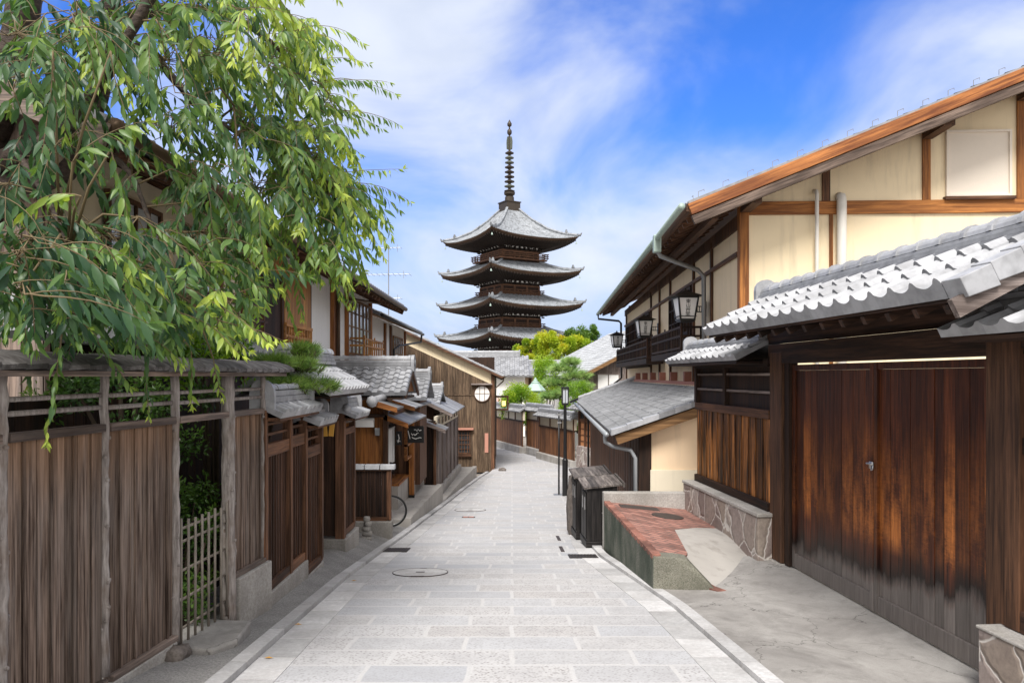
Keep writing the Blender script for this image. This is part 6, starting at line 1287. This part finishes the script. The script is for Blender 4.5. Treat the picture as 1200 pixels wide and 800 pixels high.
# ------------------------------------------------------------------ PLANTS
RG = random.Random(11)
def rvec(s=1.): return Vector((RG.gauss(0, s), RG.gauss(0, s), RG.gauss(0, s)))
def leaf(m, b, d, nrm, L, w, tint, curl=.25, simple=False):
    d = d.normalized(); x = d.cross(nrm)
    if x.length < 1e-4: x = d.orthogonal()
    x.normalize(); n = x.cross(d).normalized()
    if simple:
        c = b+d*L*.45; m.add([b, c+x*w/2+n*w*.15, b+d*L, c-x*w/2+n*w*.15], [(0, 1, 2), (0, 2, 3)], tint); return
    vs = [b]
    for t, ww in ((.20, .70), (.44, 1.), (.74, .52)):
        p = b+d*(L*t)-n*(curl*L*t*t); vs += [p+x*(w/2*ww)+n*(w*.16*ww), p, p-x*(w/2*ww)+n*(w*.16*ww)]
    vs.append(b+d*L*.98-n*(curl*L))
    m.add(vs, [(0, 1, 2), (0, 2, 3), (1, 4, 5, 2), (2, 5, 6, 3), (4, 7, 8, 5), (5, 8, 9, 6), (7, 10, 8), (8, 10, 9)], tint)
def twig(lv, wd, p, d, length, LL=.11, droop=.9, base=.35, tip=.25, step=.034, start=.08, r=.0035, wl=.28, dens=1.):
    p = Vector(p); d = Vector(d).normalized(); pts = [p.copy()]; n = max(3, int(length/step)); side = 1; pl = rvec().normalized()
    for i in range(n):
        t = i/n; d = (d+Vector((0, 0, -1))*droop*step*1.6+rvec(.035)).normalized()
        if p.y < 4.3: d.y = abs(d.y)
        p = p+d*step; pts.append(p.copy())
        if t >= start and RG.random() < dens:
            side = -side; sx = d.cross(Vector((0, 0, 1)))
            if sx.length < .15: sx = d.cross(pl)
            sx.normalize()
            ld = d*RG.uniform(.4, .8)+sx*side*RG.uniform(.3, .8)+Vector((0, 0, -1))*RG.uniform(.25, 1.15)+rvec(.16)
            s = RG.uniform(.75, 1.15)*(1-.45*max(0, t-.7)/.3); tn = base+RG.uniform(-.18, .18)+tip*max(0, (t-.55)/.45)
            nr = Vector((.3, -.75, .6))+rvec(.5)
            leaf(lv, p+ld.normalized()*.008, ld, nr, LL*s, LL*s*wl*RG.uniform(.85, 1.15), max(0, min(1, tn)), RG.uniform(.05, .38))
    for k in range(3): leaf(lv, p, d+rvec(.35), rvec(), LL*.6, LL*.6*wl*.8, min(1, base+tip+.15), .1)
    wd.tube(pts[::2] if len(pts) > 4 else pts, [lin(r, r*.35, i/max(1, len(pts[::2])-1)) for i in range(len(pts[::2]))] if len(pts) > 4 else r, 5, .5); return p
CT = thing('weeping_cherry', 'big weeping cherry tree leaning out over the log post fence with drooping leafy twigs', 'tree', (-4.9, 7.2, -2.4))
def limb(name, pts, r0, r1, parent=CT, n=10):
    pts = [Vector(p) for p in pts]; Q = []
    for i in range(len(pts)-1):
        a, b = pts[i], pts[i+1]; a0 = pts[max(0, i-1)]; b1 = pts[min(len(pts)-1, i+2)]
        for k in range(6):
            t = k/6; Q.append(.5*((2*a)+(b-a0)*t+(2*a0-5*a+4*b-b1)*t*t+(3*a-a0-3*b+b1)*t**3)+rvec(r0*.05))
    Q.append(pts[-1]); m = MB(); m.tube(Q, [lin(r0, r1, i/(len(Q)-1))*(1+.10*math.sin(i*1.7)) for i in range(len(Q))], n, .5); m.build(name, 'cherry_bark', parent, smooth=True); return Q
LIMBS = []
LIMBS.append(limb('trunk', [(-4.9, 7.2, -2.4), (-4.85, 7.15, -.6), (-4.8, 7.0, .9), P(-20, 205, 6.9), P(0, 120, 6.9), P(25, 20, 6.8), P(60, -120, 6.7)], .24, .11))
LIMBS.append(limb('branch', [P(-25, 212, 6.9), P(25, 216, 6.7), P(70, 205, 6.6), P(105, 165, 6.5), P(118, 90, 6.5), P(128, 20, 6.4), P(150, -90, 6.2)], .10, .065))
LIMBS.append(limb('branch', [P(-22, 200, 6.9), P(20, 180, 6.4), P(55, 166, 6.1), P(88, 140, 5.9), P(140, 60, 5.7), P(200, -40, 5.6)], .085, .03))
LIMBS.append(limb('branch', [P(118, 95, 6.5), P(165, 55, 6.7), P(205, 95, 6.9), P(238, 132, 7.0), P(268, 152, 7.0)], .05, .02))
LIMBS.append(limb('branch', [P(125, 30, 6.4), P(200, 10, 6.8), P(270, 20, 7.2), P(330, 60, 7.5), P(352, 90, 7.6)], .05, .014))
LIMBS.append(limb('branch', [P(205, 95, 6.9), P(250, 140, 6.6), P(262, 135, 6.5), P(275, 125, 6.4)], .018, .007)); LIMBS.append(limb('branch', [P(105, 165, 6.5), P(150, 200, 6.1), P(172, 250, 5.9), P(185, 275, 5.8)], .03, .008))
LIMBS.append(limb('branch', [P(238, 132, 7.0), P(300, 170, 7.2), P(350, 210, 7.4), P(385, 225, 7.5)], .025, .007)); LIMBS.append(limb('branch', [P(20, 180, 6.4), P(60, 240, 5.2), P(80, 300, 4.7)], .03, .008))
allp = [q for L in LIMBS for q in L]
lv, wd = MB(), MB()
def near_limb(p): return min(allp, key=lambda q: (q-p).length)
# (px, py, depth, spread px, number, twig length, tone)
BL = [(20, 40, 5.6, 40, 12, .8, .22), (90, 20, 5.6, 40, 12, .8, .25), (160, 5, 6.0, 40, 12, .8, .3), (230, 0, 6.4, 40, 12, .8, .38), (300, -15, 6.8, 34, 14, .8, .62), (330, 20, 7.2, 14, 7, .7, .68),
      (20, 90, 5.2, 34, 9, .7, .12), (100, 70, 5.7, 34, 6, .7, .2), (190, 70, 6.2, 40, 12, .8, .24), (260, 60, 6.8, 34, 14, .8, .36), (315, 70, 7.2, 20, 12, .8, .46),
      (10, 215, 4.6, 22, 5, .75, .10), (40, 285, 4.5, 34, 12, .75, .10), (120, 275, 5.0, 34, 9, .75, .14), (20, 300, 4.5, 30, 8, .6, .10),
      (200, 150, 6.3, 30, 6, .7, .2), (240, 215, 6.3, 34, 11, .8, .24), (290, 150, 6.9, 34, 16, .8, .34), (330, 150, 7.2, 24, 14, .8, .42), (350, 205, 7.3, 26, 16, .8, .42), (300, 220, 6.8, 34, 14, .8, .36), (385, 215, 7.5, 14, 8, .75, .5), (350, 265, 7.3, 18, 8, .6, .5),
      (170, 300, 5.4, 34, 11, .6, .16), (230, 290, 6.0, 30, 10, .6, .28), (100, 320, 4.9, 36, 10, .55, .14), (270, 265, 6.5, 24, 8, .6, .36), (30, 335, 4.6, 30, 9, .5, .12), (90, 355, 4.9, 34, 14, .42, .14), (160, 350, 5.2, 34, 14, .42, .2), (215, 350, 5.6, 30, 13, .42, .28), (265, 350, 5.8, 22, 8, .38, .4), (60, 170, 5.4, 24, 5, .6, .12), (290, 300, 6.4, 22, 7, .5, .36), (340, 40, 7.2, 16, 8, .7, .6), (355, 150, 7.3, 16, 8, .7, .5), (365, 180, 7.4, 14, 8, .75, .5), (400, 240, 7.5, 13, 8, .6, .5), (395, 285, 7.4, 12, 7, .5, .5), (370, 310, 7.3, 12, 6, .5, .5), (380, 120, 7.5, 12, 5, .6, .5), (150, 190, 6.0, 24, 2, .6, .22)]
for (px, py, Y, sp, n, ln, tone) in BL:  # tone paints backlight into the leaves: paler twigs at the upper right
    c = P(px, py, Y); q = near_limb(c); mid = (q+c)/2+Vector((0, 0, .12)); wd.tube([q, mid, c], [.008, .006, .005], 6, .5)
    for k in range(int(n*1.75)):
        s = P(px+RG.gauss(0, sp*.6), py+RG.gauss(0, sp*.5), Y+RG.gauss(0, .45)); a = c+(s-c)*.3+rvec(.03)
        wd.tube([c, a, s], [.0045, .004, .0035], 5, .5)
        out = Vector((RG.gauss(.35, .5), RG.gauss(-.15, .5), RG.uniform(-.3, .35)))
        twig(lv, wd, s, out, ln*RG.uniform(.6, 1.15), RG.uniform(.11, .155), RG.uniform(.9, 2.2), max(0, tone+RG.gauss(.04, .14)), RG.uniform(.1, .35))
# long named shoots: (start, direction, length, leaf, droop, tone, tip)
SHOOTS = [((72, 395, 4.4), (-.05, 0, -1), .62, .105, .3, .40, .5), ((172, 400, 5.0), (0, 0, -1), .5, .09, .3, .3, .5), ((224, 408, 5.4), (0, 0, -1), .42, .09, .3, .5, .4), ((250, 420, 5.6), (.2, 0, -.9), .3, .085, .3, .55, .4),
          ((345, 105, 7.4), (1, -.1, .32), .95, .10, .28, .45, .2), ((350, 120, 7.4), (1, .1, .05), .85, .10, .35, .45, .2), ((360, 205, 7.4), (1, -.1, .12), .95, .10, .22, .5, .25), ((375, 230, 7.4), (.8, 0, -.2), .75, .10, .6, .5, .25), ((340, 80, 7.4), (.9, 0, .5), .8, .09, .6, .45, .25),
          ((330, 150, 7.3), (.9, -.1, .15), .9, .1, .6, .45, .2), ((375, 250, 7.3), (.5, -.1, -.5), .85, .1, 1.2, .5, .3), ((385, 270, 7.2), (.35, 0, -.8), .75, .1, .8, .5, .3), ((330, 290, 7.0), (.1, 0, -1), .8, .1, .8, .42, .3), ((345, 300, 7.2), (.2, 0, -.9), .6, .1, .8, .46, .3),
          ((165, 255, 4.9), (.9, 0, -.75), .95, .115, .25, .46, .25), ((235, 345, 5.0), (.8, -.1, -.45), .6, .11, .4, .66, .25), ((185, 360, 5.0), (.9, -.2, -.25), .75, .11, .4, .62, .25), ((255, 375, 5.2), (.9, -.2, -.2), .5, .1, .5, .68, .2), ((235, 385, 5.4), (.9, -.2, .05), .55, .1, .6, .66, .2), ((210, 370, 5.2), (.9, -.2, -.1), .6, .11, .7, .7, .2), ((150, 385, 5.0), (.8, -.2, -.2), .5, .11, .9, .5, .2), ((110, 395, 4.8), (.5, -.1, -.6), .4, .11, .5, .4, .2), ((30, 390, 4.5), (.1, -.1, -1), .3, .11, .3, .3, .3), ((405, 215, 7.5), (.9, 0, .1), .7, .1, .7, .5, .25), ((380, 95, 7.5), (.9, 0, .25), .75, .1, .5, .5, .25), ((400, 130, 7.5), (.9, 0, .05), .6, .1, .6, .45, .25), ((400, 300, 7.3), (.3, 0, -.8), .5, .1, .6, .5, .25), ((415, 280, 7.4), (.3, 0, -.8), .5, .1, .6, .5, .25),
          ((60, 290, 4.2), (.55, -.1, .25), .55, .13, 1.9, .50, .2), ((85, 190, 4.3), (.4, -.2, .7), .5, .135, 1.6, .42, .3), ((95, 230, 4.2), (-.5, -.2, .2), .55, .12, .9, .62, .3), ((130, 175, 4.4), (.15, 0, -.9), .75, .13, .5, .46, .2), ((62, 60, 4.5), (.05, -.1, -1), .75, .125, .4, .24, .1), ((130, 60, 4.6), (.1, -.1, -.9), .7, .125, .4, .30, .15), ((30, 330, 4.2), (.05, 0, -1), .35, .12, .3, .3, .3),
          ((205, 55, 5.6), (.3, -.2, -.9), .8, .115, .6, .30, .2), ((240, 110, 6.0), (.4, -.1, -.8), .8, .11, .5, .36, .3), ((290, 20, 6.6), (.2, 0, -1), .7, .1, .4, .74, .2), ((280, 215, 6.2), (.3, -.1, -.9), .75, .11, .6, .44, .3)]
for (s, d, ln, LL, dr, tone, tip) in SHOOTS:
    p = P(*s); q = near_limb(p); wd.tube([q, (q+p)/2+Vector((0, 0, .1)), p], [.010, .008, .0055], 6, .5); twig(lv, wd, p, d, ln, LL, dr, tone, tip, .027, .0, .0045, .28)
# canopy mass above the frame that shades and closes the crown
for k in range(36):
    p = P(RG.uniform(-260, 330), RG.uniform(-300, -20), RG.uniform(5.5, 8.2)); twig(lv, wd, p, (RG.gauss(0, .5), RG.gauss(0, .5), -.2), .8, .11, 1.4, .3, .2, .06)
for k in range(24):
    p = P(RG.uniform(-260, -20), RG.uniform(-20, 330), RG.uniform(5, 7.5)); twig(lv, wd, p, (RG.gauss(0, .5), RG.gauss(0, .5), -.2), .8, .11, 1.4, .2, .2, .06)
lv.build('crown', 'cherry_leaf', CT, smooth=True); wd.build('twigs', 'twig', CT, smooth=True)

def bushy(name, label, cat, c, rad, n, LL, mat, tone=(.2, .7), trunk=None, blobs=None, group=None, stems=3, simple=True, wl=.5):
    t = thing(name, label, cat, (c[0], c[1], trunk[2] if trunk else c[2]-rad[2]), group=group); m = MB(); blobs = blobs or [((0, 0, 0), 1.)]; c = Vector(c)
    subs = []
    for (o, s) in blobs:
        for k in range(max(4, int(26*s))):
            u = rvec().normalized(); rr = RG.uniform(.45, 1.)*s; subs.append((c+Vector(((o[0]+u.x*rr)*rad[0], (o[1]+u.y*rr)*rad[1], (o[2]+u.z*rr)*rad[2])), RG.uniform(.24, .42)*s*min(rad), RG.uniform(*tone)))
    for i in range(n):
        p, r, tn = subs[RG.randrange(len(subs))]; u = rvec().normalized(); q = p+u*r*RG.uniform(.3, 1.15)
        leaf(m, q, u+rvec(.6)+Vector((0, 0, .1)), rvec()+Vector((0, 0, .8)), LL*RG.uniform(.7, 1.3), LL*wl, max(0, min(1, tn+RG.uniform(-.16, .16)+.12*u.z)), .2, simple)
    m.build('crown', mat, t); m = MB(); b = Vector(trunk) if trunk else c-Vector((0, 0, rad[2])); h = max(rad)
    for p, r, _ in RG.sample(subs, min(len(subs), stems*4)): m.tube([b, (b*.6+p*.4)+rvec(h*.03), p], [.028*h+.006, .018*h+.004, .004*h+.002], 6, .5)
    m.build('stems', 'trunk_wood', t, smooth=True); return t
# garden behind the log post fence
bushy('garden_shrub', 'small-leaved green shrub seen through the open lattice gate', 'shrub', (-3.15, 7.35, -1.55), (.42, .5, .75), 2600, .05, 'shrub_leaf', (.25, .75), simple=False)
bushy('garden_shrub', 'low green plant behind the lattice gate pickets', 'shrub', (-2.95, 6.9, -2.0), (.3, .3, .28), 800, .05, 'shrub_leaf', (.3, .8))
bushy('garden_shrub', 'dense dark shrub showing over the fence coping beneath the cherry twigs', 'shrub', (-3.55, 7.0, -.25), (.55, 1.3, .75), 4200, .055, 'shrub_leaf', (.2, .6))
bushy('garden_shrub', 'light green shrub behind the end of the log post fence coping', 'shrub', (-3.35, 8.4, .25), (.5, .7, .5), 2400, .06, 'bright_leaf', (.05, .5))
bushy('maple_sapling', 'thin light green maple twigs against the cream house wall', 'tree', (-3.6, 9.4, 1.0), (.5, .55, .75), 1100, .06, 'bright_leaf', (.1, .6), trunk=(-3.6, 9.3, -2.5))
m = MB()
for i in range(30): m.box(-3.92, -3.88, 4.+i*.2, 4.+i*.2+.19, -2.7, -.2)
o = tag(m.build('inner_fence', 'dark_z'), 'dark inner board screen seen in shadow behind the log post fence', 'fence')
# pine
def pine(name, label, c, blobs, LL, n, mat, trunk, tone=(.2, .8)):
    t = thing(name, label, 'tree', trunk[0]); m = MB(); w = MB(); tp = [Vector(p) for p in trunk]; w.tube(tp, [lin(.10, .04, i/(len(tp)-1)) for i in range(len(tp))], 8, .5)
    for (o, r) in blobs:
        cc = Vector(o); near = min(tp, key=lambda q: (q-cc).length); w.tube([near, (near+cc)/2-Vector((0, 0, .05)), cc], [.03, .022, .012], 6, .5)
        for k in range(n):
            u = rvec().normalized(); u.z = abs(u.z)*.9-.25; p = cc+Vector((u.x*r[0], u.y*r[1], u.z*r[2]))*RG.uniform(.35, 1.); ax = (Vector((u.x, u.y, .75))+rvec(.3)).normalized(); tn = RG.uniform(*tone)
            w.tube([p-ax*LL*.8, p], .004+LL*.02, 4, .5)
            for j in range(16):
                d = (ax+rvec(.48)).normalized(); x = d.orthogonal().normalized()*LL*.034; q = p-ax*RG.uniform(0, LL*.7); m.add([q-x, q+x, q+d*LL], [(0, 1, 2)], max(0, min(1, tn+RG.uniform(-.15, .15))))
    m.build('crown', mat, t); w.build('trunk', 'trunk_wood', t, smooth=True); return t
pine('pine_tree', 'clipped pine with bright needle tufts rising over the brown board fence', None, [(P(345, 430, 9.6), (.36, .45, .18)), (P(362, 452, 9.6), (.40, .4, .16)), (P(352, 412, 9.9), (.28, .3, .14)), (P(335, 452, 9.3), (.3, .4, .15)), (P(320, 425, 9.2), (.25, .3, .12))], .13, 150, 'pine_needle', [(-3.25, 9.6, -2.6), (-3.2, 9.5, -1.2), (-2.95, 9.6, -.3), (-2.75, 9.7, .1)])
# far greenery
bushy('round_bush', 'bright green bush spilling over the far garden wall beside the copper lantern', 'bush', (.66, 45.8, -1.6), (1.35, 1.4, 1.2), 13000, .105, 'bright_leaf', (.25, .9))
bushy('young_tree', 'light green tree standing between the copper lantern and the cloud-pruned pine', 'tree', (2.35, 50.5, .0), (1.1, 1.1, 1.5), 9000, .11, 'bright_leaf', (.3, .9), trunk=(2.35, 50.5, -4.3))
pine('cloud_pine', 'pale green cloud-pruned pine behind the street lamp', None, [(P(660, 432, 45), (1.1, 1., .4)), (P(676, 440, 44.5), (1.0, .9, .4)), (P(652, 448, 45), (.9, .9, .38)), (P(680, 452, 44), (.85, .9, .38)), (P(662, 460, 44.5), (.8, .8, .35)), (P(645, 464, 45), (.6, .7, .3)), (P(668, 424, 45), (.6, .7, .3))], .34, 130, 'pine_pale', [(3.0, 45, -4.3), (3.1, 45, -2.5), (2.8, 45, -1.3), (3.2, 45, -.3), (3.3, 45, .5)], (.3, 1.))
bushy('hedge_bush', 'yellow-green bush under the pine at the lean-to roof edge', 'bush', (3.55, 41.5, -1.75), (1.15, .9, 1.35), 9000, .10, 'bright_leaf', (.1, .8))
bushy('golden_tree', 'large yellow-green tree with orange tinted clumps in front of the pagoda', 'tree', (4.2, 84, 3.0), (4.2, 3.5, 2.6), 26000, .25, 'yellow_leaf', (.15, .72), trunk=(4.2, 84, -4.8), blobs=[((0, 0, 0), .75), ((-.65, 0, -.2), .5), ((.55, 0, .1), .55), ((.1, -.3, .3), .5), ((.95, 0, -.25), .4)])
bushy('dark_pine_tree', 'darker green tree behind the right side of the golden tree', 'tree', (7.9, 90, 4.2), (2.6, 2.5, 2.1), 11000, .24, 'shrub_leaf', (.3, .9), trunk=(7.9, 90, -4.9), blobs=[((0, 0, 0), .8), ((.5, 0, .3), .45), ((-.5, 0, .1), .5)])
